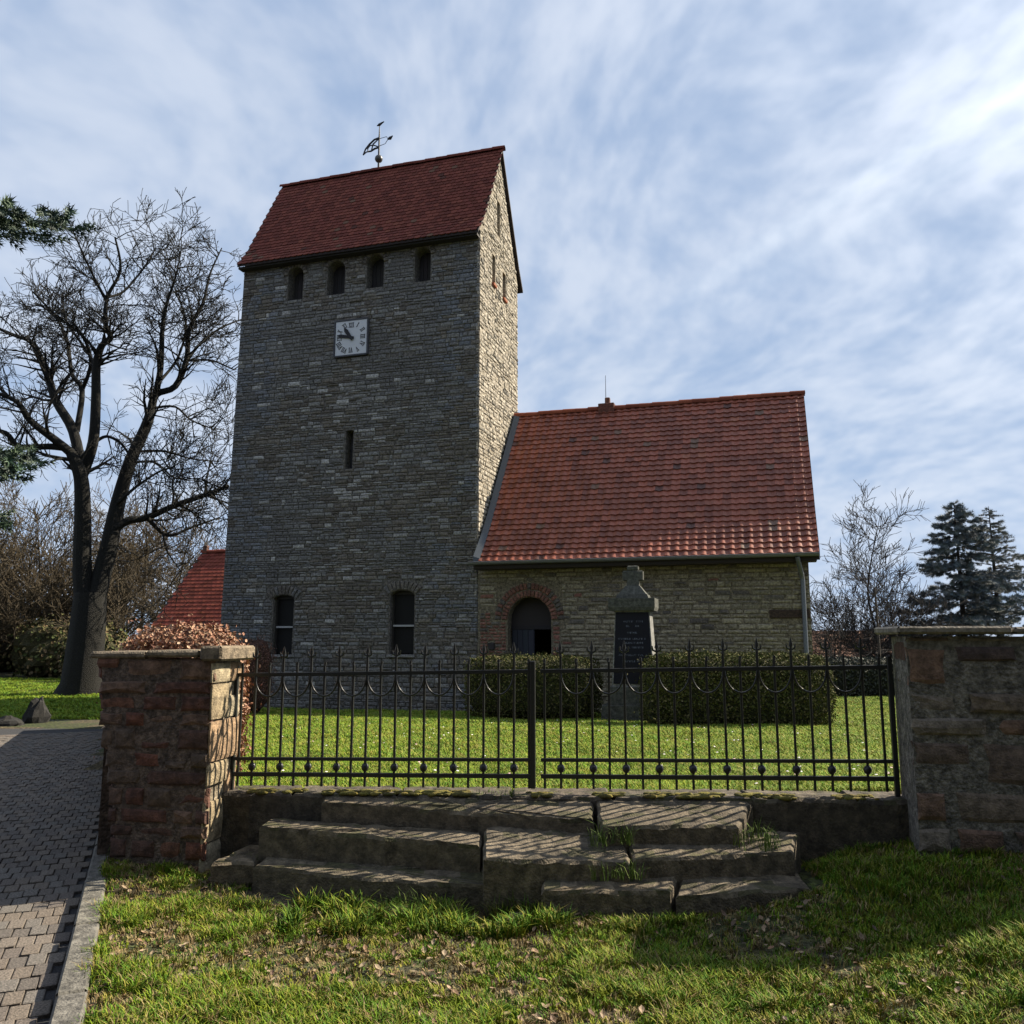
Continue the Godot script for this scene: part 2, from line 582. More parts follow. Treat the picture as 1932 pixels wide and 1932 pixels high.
func cut_by(rect: Rect2, holes: Array) -> Array:
	# cuts a stone at the sides of the holes it meets
	for o in holes:
		if rect.intersects(o):
			var out := []
			if rect.position.x < o.position.x: out.append(Rect2(rect.position.x, rect.position.y, o.position.x - rect.position.x, rect.size.y))
			if rect.end.x > o.end.x: out.append(Rect2(o.end.x, rect.position.y, rect.end.x - o.end.x, rect.size.y))
			var fin := []
			for q in out:
				var ok := true
				for o2 in holes:
					if q.intersects(o2): ok = false
				if ok: fin.append(q)
			return fin
	return [rect]

func arch_ring(list: Array, cx: float, cy: float, r: float, ry: float, th: float, n: int, a0: float, a1: float, f: Callable, shapes_n: int, tones: Array) -> void:
	for k in n:
		var t := lerpf(a0, a1, (k + 0.5) / n)
		var dirv := Vector2(cos(t), sin(t) * ry / r).normalized()
		var p := Vector2(cx + cos(t) * (r + th * 0.5), cy + sin(t) * (ry + th * 0.5))
		var x: Transform3D = f.call(p.x, p.y, rr(0.012, 0.03))
		var w := absf(a1 - a0) * (r + th * 0.5) / n
		x.basis = x.basis * Basis(Vector3(0, 0, 1), atan2(dirv.y, dirv.x) - PI / 2) * Basis.from_scale(Vector3(w - 0.012, th * rr(0.92, 1.05), 0.07))
		list.append({"x": x, "s": rng.randi() % shapes_n, "t": tones[rng.randi() % tones.size()], "a": 1.0})

# ---------------------------------------------------------------- church
const TW := 7.18
const TS := 3.53
const TH := 12.2
func warp_u(u: float, h: float) -> float: return u * (1.036 - 0.036 * clampf(h / TH, 0, 1.1))

func church() -> void:
	var ch := thing("church", "old stone village church with tall tower, square clock and red tiled roofs", "church", Vector3(-0.84, 0, -21.0), deg_to_rad(-17))
	var shapes := []
	for s in 8: shapes.append(stone_unit(100 + s, 0.10, false))
	var stain := noise(61, 0.22, 4)
	var stain2 := noise(62, 0.8, 3)
	# ---- tower
	var belfry := [
		{"a0": -5.72, "a1": -5.24, "b0": 11.03, "b1": 11.99, "rise": 0.22, "depth": 0.4},
		{"a0": -4.48, "a1": -3.94, "b0": 11.03, "b1": 12.0, "rise": 0.25, "depth": 0.4},
		{"a0": -3.28, "a1": -2.77, "b0": 11.08, "b1": 12.03, "rise": 0.24, "depth": 0.4},
		{"a0": -1.86, "a1": -1.4, "b0": 11.08, "b1": 12.04, "rise": 0.22, "depth": 0.4}]
	var slit := [{"a0": -3.72, "a1": -3.5, "b0": 6.1, "b1": 7.15, "rise": 0.02, "depth": 0.35}]
	var low := [
		{"a0": -5.62, "a1": -5.02, "b0": 1.2, "b1": 2.78, "rise": 0.08, "depth": 0.3},
		{"a0": -2.31, "a1": -1.66, "b0": 1.22, "b1": 2.85, "rise": 0.14, "depth": 0.3}]
	var ff := func(a, b, d): return Vector3(warp_u(a, b), b, -d - 0.03)
	var fs := func(a, b, d): return Vector3(-d - 0.03, b, -a)
	var mb := MB.new()
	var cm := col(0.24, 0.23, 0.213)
	panel(mb, -TW, 0.0, -0.6, func(_a): return 4.0, [], low, ff, cm)
	panel(mb, -TW, 0.0, 4.0, func(_a): return 9.0, [], slit, ff, cm)
	panel(mb, -TW, 0.0, 9.0, func(_a): return TH + 0.1, [], belfry, ff, cm)
	var sside := [
		{"a0": 1.1, "a1": 1.38, "b0": 11.25, "b1": 12.15, "rise": 0.02, "depth": 0.4},
		{"a0": 2.05, "a1": 2.36, "b0": 11.2, "b1": 12.03, "rise": 0.02, "depth": 0.4}]
	var gslit := [{"a0": 1.52, "a1": 1.8, "b0": 12.9, "b1": 13.95, "rise": 0.02, "depth": 0.4}]
	var gable := func(a): return TH + 0.02 + 3.3 * (1.0 - absf(a - TS / 2) / (TS / 2))
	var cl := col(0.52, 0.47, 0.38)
	panel(mb, 0.0, TS, -0.6, func(_a): return 10.5, [], [], fs, cl)
	panel(mb, 0.0, TS, 10.5, func(_a): return TH + 0.02, [], sside, fs, cl)
	panel(mb, 0.0, TS, TH + 0.02, gable, [TS / 2], gslit, fs, cl)
	# far faces
	var L := func(h): return warp_u(-TW, h)
	mb.quad(Vector3(L.call(-0.6), -0.6, -TS), Vector3(L.call(-0.6), -0.6, -0.03), Vector3(L.call(TH), TH, -0.03), Vector3(L.call(TH), TH, -TS), cm)
	mb.tri(Vector3(L.call(TH), TH, -TS), Vector3(L.call(TH), TH, -0.03), Vector3(L.call(TH), TH + 3.3, -TS / 2), cm)
	mb.quad(Vector3(-0.03, -0.6, -TS), Vector3(L.call(-0.6), -0.6, -TS), Vector3(L.call(TH), TH, -TS), Vector3(-0.03, TH, -TS), cm)
	var tower := build("tower_wall", mb, M.mortar, ch)
	# front tones, weathered and darkened for its shade: greys, browns, some pale stones
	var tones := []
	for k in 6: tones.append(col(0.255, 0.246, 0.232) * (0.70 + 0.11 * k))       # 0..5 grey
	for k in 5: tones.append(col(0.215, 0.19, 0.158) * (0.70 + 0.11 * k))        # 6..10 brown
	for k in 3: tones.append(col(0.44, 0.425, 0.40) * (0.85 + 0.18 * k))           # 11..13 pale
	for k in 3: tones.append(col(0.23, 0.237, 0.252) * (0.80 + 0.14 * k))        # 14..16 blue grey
	for k in 6: tones.append(col(0.56, 0.505, 0.41) * (0.84 + 0.06 * k))        # 17..22 side cream, sunlight put into the tone
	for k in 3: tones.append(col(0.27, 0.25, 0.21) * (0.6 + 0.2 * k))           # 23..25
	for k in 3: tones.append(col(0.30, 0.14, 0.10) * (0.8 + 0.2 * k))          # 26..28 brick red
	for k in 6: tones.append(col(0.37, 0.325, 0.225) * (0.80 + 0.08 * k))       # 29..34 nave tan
	for t in tones.size(): tones[t].a = 1.0
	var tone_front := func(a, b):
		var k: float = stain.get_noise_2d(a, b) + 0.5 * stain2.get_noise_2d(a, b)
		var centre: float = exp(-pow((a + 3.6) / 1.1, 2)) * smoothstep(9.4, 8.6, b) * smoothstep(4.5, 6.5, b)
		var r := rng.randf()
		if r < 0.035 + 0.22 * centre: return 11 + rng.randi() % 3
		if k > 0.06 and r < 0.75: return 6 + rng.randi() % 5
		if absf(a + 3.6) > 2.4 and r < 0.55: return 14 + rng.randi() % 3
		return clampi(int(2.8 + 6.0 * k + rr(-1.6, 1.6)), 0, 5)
	var holes := []
	for o in belfry + slit + low: holes.append(Rect2(o.a0 - 0.03, o.b0, o.a1 - o.a0 + 0.06, o.b1 - o.b0 + 0.03))
	holes.append(Rect2(-4.1, 9.22, 0.93, 0.96))
	for o in belfry: holes.append(Rect2(o.a0 - 0.13, o.b1 - 0.28, o.a1 - o.a0 + 0.26, 0.42))
	for o in low: holes.append(Rect2(o.a0 - 0.22, o.b1 - 0.06, o.a1 - o.a0 + 0.44, 0.32))
	var keep_f := func(r): return cut_by(r, holes) if rng.randf() > 0.02 else []
	var place_f := func(a, b, p): return Transform3D(Basis.IDENTITY, Vector3(warp_u(a, b), b, p - 0.0))
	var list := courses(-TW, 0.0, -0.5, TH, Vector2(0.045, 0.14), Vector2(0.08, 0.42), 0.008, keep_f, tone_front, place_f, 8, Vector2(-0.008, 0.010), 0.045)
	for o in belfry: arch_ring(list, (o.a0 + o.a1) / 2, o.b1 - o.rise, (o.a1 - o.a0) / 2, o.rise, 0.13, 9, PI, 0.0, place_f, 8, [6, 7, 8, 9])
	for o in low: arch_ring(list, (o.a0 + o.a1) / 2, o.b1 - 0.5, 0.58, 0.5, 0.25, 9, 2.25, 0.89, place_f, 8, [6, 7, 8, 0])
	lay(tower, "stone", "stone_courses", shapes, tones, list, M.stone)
	var holes_s := []
	for o in sside + gslit: holes_s.append(Rect2(o.a0 - 0.02, o.b0 - 0.02, o.a1 - o.a0 + 0.04, o.b1 - o.b0 + 0.04))
	var keep_s := func(r):
		var c: Vector2 = r.get_center()
		if r.end.y > gable.call(r.position.x + 0.03) or r.end.y > gable.call(r.end.x - 0.03): return []
		if c.y < 7.9 and c.x > 0.2 and nave_h(c.x) > c.y + 0.3: return []
		return cut_by(r, holes_s)
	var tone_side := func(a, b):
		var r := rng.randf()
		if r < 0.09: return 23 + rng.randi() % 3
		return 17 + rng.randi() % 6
	var place_s := func(a, b, p): return Transform3D(Basis(Vector3.UP, PI / 2), Vector3(p, b, -a))
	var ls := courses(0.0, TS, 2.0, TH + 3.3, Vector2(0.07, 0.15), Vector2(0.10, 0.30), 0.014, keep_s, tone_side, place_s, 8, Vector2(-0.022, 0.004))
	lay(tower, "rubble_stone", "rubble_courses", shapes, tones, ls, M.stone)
	# window fillings
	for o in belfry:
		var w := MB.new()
		w.box(Vector3(warp_u(o.a0, 11.5), o.b0, -0.425), Vector3(warp_u(o.a1, 11.5), o.b1, -0.38), col(0.04, 0.034, 0.03))  # near-black fill paints in the dark of the opening
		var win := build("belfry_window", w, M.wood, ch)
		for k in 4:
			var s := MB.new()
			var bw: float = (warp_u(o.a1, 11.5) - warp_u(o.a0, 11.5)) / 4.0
			s.bevel_box(Vector3(warp_u(o.a0, 11.5) + bw * k + 0.004, o.b0 + 0.01, -0.38), Vector3(warp_u(o.a0, 11.5) + bw * (k + 1) - 0.004, o.b1 - 0.01, -0.36), 0.005, jit(col(0.03, 0.026, 0.024), 0.2))  # boards carry the shade of the opening in their colour
			build("shade_board", s, M.wood, win)
	for o in slit:
		var w := MB.new()
		w.box(Vector3(warp_u(o.a0, 6.6), o.b0, -0.36), Vector3(warp_u(o.a1, 6.6), o.b1, -0.33), col(0.05, 0.05, 0.055))
		build("slit_window", w, M.wood, ch)
	for o in low:
		var win := Node3D.new()
		win.name = "window"
		ch.add_child(win, true)
		var u0 := warp_u(o.a0, 2.0)
		var u1 := warp_u(o.a1, 2.0)
		var g := MB.new()
		g.box(Vector3(u0 + 0.02, o.b0 + 0.05, -0.24), Vector3(u1 - 0.02, o.b1 - 0.06, -0.225), col(0.015, 0.013, 0.014))
		build("pane", g, M.granite, win)
		var fr := MB.new()
		for e in [[u0, u0 + 0.045], [u1 - 0.045, u1]]: fr.box(Vector3(e[0], o.b0, -0.23), Vector3(e[1], o.b1 - 0.02, -0.17), col(0.035, 0.028, 0.025))
		fr.box(Vector3(u0, o.b1 - 0.1, -0.23), Vector3(u1, o.b1 - 0.02, -0.172), col(0.035, 0.028, 0.025))
		build("frame", fr, M.wood, win)
		var tr := MB.new()
		var ym: float = o.b0 + 0.72
		tr.box(Vector3(u0 + 0.045, ym, -0.225), Vector3(u1 - 0.045, ym + 0.045, -0.14), col(0.33, 0.33, 0.34))
		build("transom", tr, M.plain, win)
		var sl := MB.new()
		sl.bevel_box(Vector3(u0 - 0.04, o.b0 - 0.05, -0.25), Vector3(u1 + 0.04, o.b0 + 0.02, 0.05), 0.01, col(0.30, 0.29, 0.28))
		build("sill", sl, M.stone, win)
	var li := 0
	for o in sside + gslit:
		var w := MB.new()
		w.box(Vector3(-0.36, o.b0, -o.a1), Vector3(-0.32, o.b1, -o.a0), col(0.05, 0.035, 0.04))
		build("slit_window", w, M.wood, ch)
		if li < 2:
			var s := MB.new()
			s.bevel_box(Vector3(-0.3, o.b0 - 0.03, -o.a1), Vector3(0.03, o.b0 + 0.06, -o.a0), 0.01, col(0.42, 0.13, 0.06))
			build("brick_sill", s, M.stone, ch)
		li += 1
	tower_roof(ch)
	clock(ch)
	vane(ch)
	nave(ch, shapes, tones)

const NP := [Vector2(-0.48, 3.46), Vector2(-0.1, 3.85), Vector2(0.4, 4.42), Vector2(3.08, 8.0)]
func nave_h(v: float) -> float:
	for k in 3:
		if v <= NP[k + 1].x: return lerpf(NP[k].y, NP[k + 1].y, (v - NP[k].x) / (NP[k + 1].x - NP[k].x))
	return 8.0 - (v - 3.08) * 1.35

func along(prof: Array, s: float) -> Array:
	# point and direction at length s of a (v, h) profile
	for k in prof.size() - 1:
		var d: Vector2 = prof[k + 1] - prof[k]
		var l := d.length()
		if s <= l or k == prof.size() - 2: return [prof[k] + d / l * s, d / l]
		s -= l
	return []

func tile_slope(prof: Array, u0: float, u1: float, w: float, g: float, plain: bool, back: bool, skip := 0.0) -> Array:
	var total := 0.0
	for k in prof.size() - 1: total += (prof[k + 1] - prof[k]).length()
	var list := []
	var rows := int(total / g)
	g = total / rows
	var cols := int((u1 - u0) / w)
	for r in rows:
		for c in cols:
			var s := r * g
			var pd := along(prof, s + 0.5 * g)
			var d: Vector2 = pd[1]
			var at: Vector2 = pd[0] - d * 0.5 * g
			var x := u0 + c * (u1 - u0) / cols + (w * 0.5 if plain else 0.0)
			if plain and r % 2: x += w * 0.5
			if plain and x > u1 + w * 0.3: continue
			var yax := Vector3(0, d.y, -d.x)
			var xax := Vector3(1, 0, 0)
			if back:
				yax = Vector3(0, d.y, d.x); xax = Vector3(-1, 0, 0)
			var b := Basis(xax, yax, xax.cross(yax))
			b = b * Basis.from_euler(Vector3(rr(-.012, .012), rr(-.012, .012), rr(-.012, .012)))
			list.append({"x": Transform3D(b, Vector3(x if not back else u1 - (x - u0), at.y, -at.x)), "s": 0, "t": (rng.randi() % 8) if rng.randf() > 0.045 else 8 + rng.randi() % 3, "a": 100.0 - r + c * 0.02})
	return list

func roof_body(prof_f: Array, prof_b: Array, u0: float, u1: float, drop: float, c: Color) -> MB:
	# closed body under the tiles
	var mb := MB.new()
	var poly := []
	for p in prof_f: poly.append(p)
	for k in range(prof_b.size() - 2, -1, -1): poly.append(prof_b[k])
	for k in poly.size() - 1:
		var p: Vector2 = poly[k]
		var q: Vector2 = poly[k + 1]
		var a := Vector3(u0, p.y, -p.x)
		var b := Vector3(u1, p.y, -p.x)
		var d := Vector3(u1, q.y, -q.x)
		var e := Vector3(u0, q.y, -q.x)
		mb.quad(a, b, d, e, c)
		var dn := Vector3(0, -drop, 0)
		mb.quad(a + dn, e + dn, d + dn, b + dn, c)
		mb.quad(a, e, e + dn, a + dn, c)
		mb.quad(b, b + dn, d + dn, d, c)
	for p in [poly[0], poly[-1]]:
		var s := 1.0 if p == poly[0] else -1.0
		mb.quad(Vector3(u0, p.y - drop, -p.x), Vector3(u1, p.y - drop, -p.x), Vector3(u1, p.y, -p.x), Vector3(u0, p.y, -p.x), c)
	return mb

func red_tones(c: Color, dark: float) -> Array:
	var o := []
	for k in 8:
		var t: Color = c * (dark + (1.25 - dark) * k / 7.0)
		t.a = 1.0
		o.append(t)
	o.append(col(0.19, 0.105, 0.07)); o.append(col(0.11, 0.045, 0.035)); o.append(col(c.r * 1.25, c.g * 1.4, c.b * 1.3))   # lichened, sooty and newer tiles
	return o

func ridge_tiles(parent: Node, u0: float, u1: float, v: float, h: float, l: float, r: float, tones: Array) -> void:
	var n := int((u1 - u0) / l)
	var ms := []
	for t in 3:
		var mb := MB.new()
		for k in 8:
			var a0 := -0.25 + (PI + 0.5) * k / 8.0
			var a1 := -0.25 + (PI + 0.5) * (k + 1) / 8.0
			var p := func(a, x, q): return Vector3(x, sin(a) * q, cos(a) * q)
			mb.quad(p.call(a0, 0.0, r), p.call(a0, l, r * 0.9), p.call(a1, l, r * 0.9), p.call(a1, 0.0, r), tones[t * 2])
			mb.quad(p.call(a0, 0.0, r * 0.8), p.call(a0, 0.0, r), p.call(a1, 0.0, r), p.call(a1, 0.0, r * 0.8), tones[t * 2])
		ms.append(mb.mesh(M.dull_tile))
	for k in n + 1:
		put("ridge_tile", ms[rng.randi() % 3], parent, Transform3D(Basis(Vector3(0, 0, 1), rr(-.01, .01)), Vector3(u0 + k * (u1 - u0 - l) / n, h + rr(-.008, .008), -v)))

func tower_roof(ch: Node) -> void:
	var f := [Vector2(-0.3, 12.16), Vector2(0.12, 12.72), Vector2(TS / 2, 15.62)]
	var b := [Vector2(TS + 0.3, 12.16), Vector2(TS - 0.12, 12.72), Vector2(TS / 2, 15.62)]
	var roof := build("tower_roof", roof_body(f, b, -TW - 0.02, 0.06, 0.08, col(0.035, 0.02, 0.018)), M.wood, ch)
	var tn := red_tones(col(0.205, 0.06, 0.042), 0.75)
	var l := tile_slope(f, -TW - 0.03, 0.02, 0.175, 0.155, true, false)
	lay(roof, "roof_tile", "tile_courses", [plain_tile_unit(0.175, 0.155)], tn, l, M.dull_tile)
	var l2 := tile_slope(b, -TW - 0.03, 0.02, 0.175, 0.155, true, true)
	lay(roof, "roof_tile", "rear_tile_courses", [plain_tile_unit(0.175, 0.155)], tn, l2, M.dull_tile, 0)
	ridge_tiles(roof, -TW - 0.05, 0.12, TS / 2, 15.62, 0.36, 0.1, tn)
	var e := MB.new()
	e.box(Vector3(-TW - 0.02, 12.04, 0.02), Vector3(0.0, 12.10, 0.24), col(0.03, 0.024, 0.022))
	build("eave_board", e, M.wood, ch)

func clock(ch: Node) -> void:
	var ck := Node3D.new()
	ck.name = "clock"
	ck.position = Vector3(warp_u(-3.635, 9.7), 9.7, 0.06)
	ch.add_child(ck, true)
	var d := MB.new()
	d.bevel_box(Vector3(-0.47, -0.48, -0.08), Vector3(0.47, 0.48, 0), 0.008, col(0.50, 0.51, 0.53))
	build("dial", d, M.plain, ck)
	var fr := MB.new()
	for s in [-1, 1]:
		fr.box(Vector3(s * 0.495 - 0.02, -0.5, -0.09), Vector3(s * 0.495 + 0.02, 0.5, 0.015), col(0.05, 0.05, 0.055))
		fr.box(Vector3(-0.475, s * 0.5 - 0.02, -0.09), Vector3(0.475, s * 0.5 + 0.02, 0.013), col(0.05, 0.05, 0.055))
	build("frame", fr, M.plain, ck)  # dark edging stands in for the thin shadow round the dial
	var font := SystemFont.new()
	font.font_names = PackedStringArray(["Droid Serif"])
	font.font_weight = 700
	var names := ["XII", "I", "II", "III", "IV", "V", "VI", "VII", "VIII", "IX", "X", "XI"]
	var ink := mat(col(0.02, 0.02, 0.022), 0.7)
	ink.vertex_color_use_as_albedo = false
	for k in 12:
		var t := TextMesh.new()
		t.text = names[k]
		t.font = font
		t.font_size = 64
		t.pixel_size = 0.0031
		t.depth = 0.008
		t.material = ink
		var a := k * TAU / 12
		var rad := 0.35 if k % 3 == 0 else 0.39
		put("numeral", t, ck, Transform3D(Basis(Vector3(0, 0, 1), -a) * Basis.from_scale(Vector3(0.55, 0.95, 1)), Vector3(sin(a) * rad, cos(a) * rad, 0.004)))
	var hand := func(called: String, a: float, l: float, w: float, z: float):
		var h := MB.new()
		var xf := Transform3D(Basis(Vector3(0, 0, 1), -a), Vector3(0, 0, z))
		var q := [Vector3(-w * .5, -0.1, 0), Vector3(w * .5, -0.1, 0), Vector3(w * 0.8, l * 0.7, 0), Vector3(0, l, 0), Vector3(-w * 0.8, l * 0.7, 0)]
		for k in 5:
			h.quad(xf * (q[k] - Vector3(0, 0, .008)), xf * (q[(k + 1) % 5] - Vector3(0, 0, .008)), xf * q[(k + 1) % 5], xf * q[k], col(0.01, 0.01, 0.012))
		for k in range(1, 4): h.tri(xf * q[0], xf * q[k], xf * q[k + 1], col(0.01, 0.01, 0.012))
		build(called, h, M.plain, ck)
	hand.call("minute_hand", deg_to_rad(282), 0.44, 0.06, 0.03)
	hand.call("hour_hand", deg_to_rad(325), 0.34, 0.07, 0.045)

func vane(ch: Node) -> void:
	var vn := Node3D.new()
	vn.name = "weather_vane"
	vn.position = Vector3(-3.88, 15.7, -TS / 2)
	ch.add_child(vn, true)
	var ic := col(0.018, 0.018, 0.02)
	var p := MB.new()
	p.tube([Vector3(0, -0.1, 0), Vector3(0, 0.35, 0), Vector3(0, 1.0, 0), Vector3(0, 1.42, 0)], [0.035, 0.03, 0.026, 0.01], 8, ic, true)
	build("pole", p, M.iron, vn)
	var b := MB.new()
	b.ball(Vector3(0, 0.3, 0), Vector3(0.12, 0.12, 0.12), col(0.06, 0.055, 0.05), 14, 10)
	build("ball", b, M.iron, vn)
	# banner: curved outline with open work
	var f := MB.new()
	var top := [Vector3(0, 0.99, 0), Vector3(-0.16, 0.96, 0), Vector3(-0.32, 0.84, 0), Vector3(-0.45, 0.7, 0), Vector3(-0.53, 0.52, 0)]
	var bot := [Vector3(0, 0.68, 0), Vector3(-0.14, 0.66, 0), Vector3(-0.27, 0.6, 0), Vector3(-0.42, 0.6, 0), Vector3(-0.53, 0.52, 0)]
	f.tube(top, [0.03, 0.03, 0.03, 0.028, 0.02], 6, ic, true)
	f.tube(bot, [0.03, 0.03, 0.028, 0.02, 0.02], 6, ic, true)
	f.tube([Vector3(-0.03, 0.95, 0), Vector3(-0.2, 0.82, 0), Vector3(-0.25, 0.63, 0)], [0.02, 0.025, 0.02], 6, ic)
	f.tube([Vector3(-0.02, 0.7, 0), Vector3(-0.18, 0.78, 0), Vector3(-0.36, 0.8, 0)], [0.02, 0.02, 0.02], 6, ic)
	f.tube([Vector3(-0.3, 0.8, 0), Vector3(-0.38, 0.7, 0), Vector3(-0.36, 0.62, 0)], [0.02, 0.02, 0.02], 6, ic)
	build("banner", f, M.iron, vn)
	var a := MB.new()
	a.tube([Vector3(0, 0.96, 0), Vector3(0.24, 0.985, 0)], [0.01, 0.008], 6, ic)
	a.tube([Vector3(0, 0.72, 0), Vector3(0.2, 0.76, 0)], [0.01, 0.008], 6, ic)
	a.tube([Vector3(0.2, 0.76, 0), Vector3(0.3, 0.9, 0), Vector3(0.24, 0.985, 0)], [0.01, 0.012, 0.01], 6, ic)
	a.tube([Vector3(0.28, 0.89, 0), Vector3(0.36, 0.91, 0), Vector3(0.45, 0.98, 0)], [0.02, 0.055, 0.012], 6, ic, true)
	build("counterweight", a, M.iron, vn)
	var t := MB.new()
	t.tube([Vector3(-0.09, 1.4, 0), Vector3(-0.01, 1.42, 0), Vector3(0.06, 1.46, 0), Vector3(0.15, 1.5, 0)], [0.01, 0.045, 0.03, 0.015], 6, ic, true)
	build("finial", t, M.iron, vn)

func nave(ch: Node, shapes: Array, tones: Array) -> void:
	var door := [{"a0": 0.77, "a1": 1.86, "b0": -0.12, "b1": 2.64, "rise": 0.55, "depth": 3.0}]
	var fn := func(a, b, d): return Vector3(a, b, -d + 0.0)
	var mb := MB.new()
	var cm := col(0.33, 0.292, 0.21)
	panel(mb, 0.0, 7.74, -0.6, func(_a): return 3.55, [], door, fn, cm)
	var R := 7.74
	mb.quad(Vector3(R, -0.8, 0), Vector3(R, -0.8, -6.16), Vector3(R, 3.5, -6.16), Vector3(R, 3.5, 0), cm)
	mb.tri(Vector3(R, 3.5, 0), Vector3(R, 3.5, -6.16), Vector3(R, 7.8, -3.08), cm)
	mb.quad(Vector3(R, -0.8, -6.16), Vector3(0, -0.8, -6.16), Vector3(0, 3.5, -6.16), Vector3(R, 3.5, -6.16), cm)
	mb.quad(Vector3(0, -0.8, -6.16), Vector3(0, -0.8, -3.5), Vector3(0, 3.5, -3.5), Vector3(0, 3.5, -6.16), cm)
	mb.tri(Vector3(0, 3.5, -6.16), Vector3(0, 3.5, -3.5), Vector3(0, 7.8, -3.08), cm)
	var nw := build("nave_wall", mb, M.mortar, ch)
	var holes := [Rect2(0.74, -1, 1.15, 3.1), Rect2(0.05, -1, 0.72, 3.3), Rect2(0.5, 1.9, 1.62, 1.08), Rect2(1.85, -1, 0.22, 3.0), Rect2(6.85, 2.08, 0.9, 0.2)]
	var st := noise(71, 0.5, 3)
	var tone := func(a, b):
		var r := rng.randf()
		if r < 0.03: return 6 + rng.randi() % 3
		if r < 0.045: return 26 + rng.randi() % 2
		if b > 1.9 and r < 0.13: return 6 + rng.randi() % 5
		return 29 + rng.randi() % 6
	var keep := func(r): return cut_by(r, holes)
	var place := func(a, b, p): return Transform3D(Basis.IDENTITY, Vector3(a, b, p + 0.02))
	var list := courses(0.03, 7.74, -0.5, 3.42, Vector2(0.07, 0.14), Vector2(0.14, 0.52), 0.012, keep, tone, place, 8, Vector2(-0.012, 0.016))
	lay(nw, "stone", "stone_courses", shapes, tones, list, M.stone)
	# brickwork about the door
	var bk := []
	arch_ring(bk, 1.315, 2.09, 0.545, 0.55, 0.16, 21, PI, 0.0, place, 8, [26, 27, 28, 26])
	arch_ring(bk, 1.315, 2.09, 0.72, 0.725, 0.16, 25, PI, 0.0, place, 8, [26, 27, 26, 6])
	var hb := [Rect2(0.74, -1, 1.15, 3.3), Rect2(0.33, 2.09, 1.96, 1.2), Rect2(0.28, 1.37, 0.16, 0.17)]
	var keep_b := func(r): return cut_by(r, hb)
	var tone_b := func(a, b): return 26 + rng.randi() % 3 if rng.randf() < 0.86 else 6 + rng.randi() % 3
	bk.append_array(courses(0.05, 0.76, -0.4, 2.28, Vector2(0.075, 0.078), Vector2(0.12, 0.25), 0.012, keep_b, tone_b, place, 8, Vector2(-0.01, 0.012)))
	bk.append_array(courses(1.88, 2.08, -0.4, 2.06, Vector2(0.075, 0.16), Vector2(0.2, 0.26), 0.012, keep_b, tone_b, place, 8, Vector2(-0.01, 0.012)))
	lay(nw, "brick", "bricks", shapes, tones, bk, M.stone)
	var lt := MB.new()
	lt.bevel_box(Vector3(6.87, 2.09, -0.05), Vector3(7.73, 2.27, 0.035), 0.012, col(0.075, 0.05, 0.035))
	build("stone_band", lt, M.stone, nw)
	# door
	var dr := Node3D.new()
	dr.name = "door"
	ch.add_child(dr, true)
	var lf := MB.new()
	lf.box(Vector3(0.8, -0.1, -0.34), Vector3(1.36, 1.86, -0.28), col(0.028, 0.034, 0.05))
	var leaf := build("door_leaf", lf, M.wood, dr)
	for k in 4:
		var pl := MB.new()
		pl.bevel_box(Vector3(0.805 + k * 0.137, -0.09, -0.285), Vector3(0.805 + k * 0.137 + 0.13, 1.85, -0.268), 0.006, jit(col(0.03, 0.036, 0.052), 0.1))
		build("plank", pl, M.wood, leaf)
	var ol := MB.new()
	ol.box(Vector3(0, -0.1, -0.03), Vector3(0.5, 1.86, 0.03), col(0.02, 0.022, 0.03), Transform3D(Basis(Vector3.UP, 1.4), Vector3(1.8, 0, -0.33)))
	build("open_door_leaf", ol, M.wood, dr)
	var tr := MB.new()
	tr.box(Vector3(0.78, 1.86, -0.36), Vector3(1.85, 1.95, -0.26), col(0.02, 0.018, 0.02))
	build("transom", tr, M.wood, dr)
	var tp := MB.new()
	var o: Dictionary = door[0]
	var pts := outline(o)
	var c0 := Vector3(1.315, 1.95, -0.3)
	for k in range(1, pts.size() - 2):
		tp.tri(c0, Vector3(pts[k + 1].x, pts[k + 1].y, -0.3), Vector3(pts[k].x, pts[k].y, -0.3), col(0.035, 0.024, 0.024))
	tp.tri(c0, Vector3(0.77, 2.09, -0.3), Vector3(0.77, 1.95, -0.3), col(0.035, 0.024, 0.024))
	tp.tri(c0, Vector3(1.86, 1.95, -0.3), Vector3(1.86, 2.09, -0.3), col(0.035, 0.024, 0.024))
	build("arched_panel", tp, M.wood, dr)
	var bx := MB.new()
	bx.bevel_box(Vector3(0.28, 1.37, -0.02), Vector3(0.44, 1.54, 0.06), 0.008, col(0.02, 0.018, 0.018))
	build("notice_box", bx, M.plain, ch)
	# roof
	var b := [Vector2(6.64, 3.46), Vector2(6.26, 3.85), Vector2(5.76, 4.42), Vector2(3.08, 8.0)]
	var roof := build("nave_roof", roof_body(NP, b, 0.08, 7.96, 0.14, col(0.03, 0.022, 0.018)), M.wood, ch)
	var tn := red_tones(col(0.30, 0.09, 0.053), 0.68)
	var tl := tile_slope(NP, 0.2, 7.96, 0.2, 0.19, false, false)
	lay(roof, "roof_tile", "tile_courses", [tile_unit(0.2, 0.19)], tn, tl, M.tile)
	var t2 := tile_slope(b, 0.1, 7.96, 0.2, 0.19, false, true)
	lay(roof, "roof_tile", "rear_tile_courses", [tile_unit(0.2, 0.19)], tn, t2, M.tile, 0)
	ridge_tiles(roof, 0.02, 8.0, 3.08, 8.0, 0.38, 0.11, tn)
	var vg := MB.new()
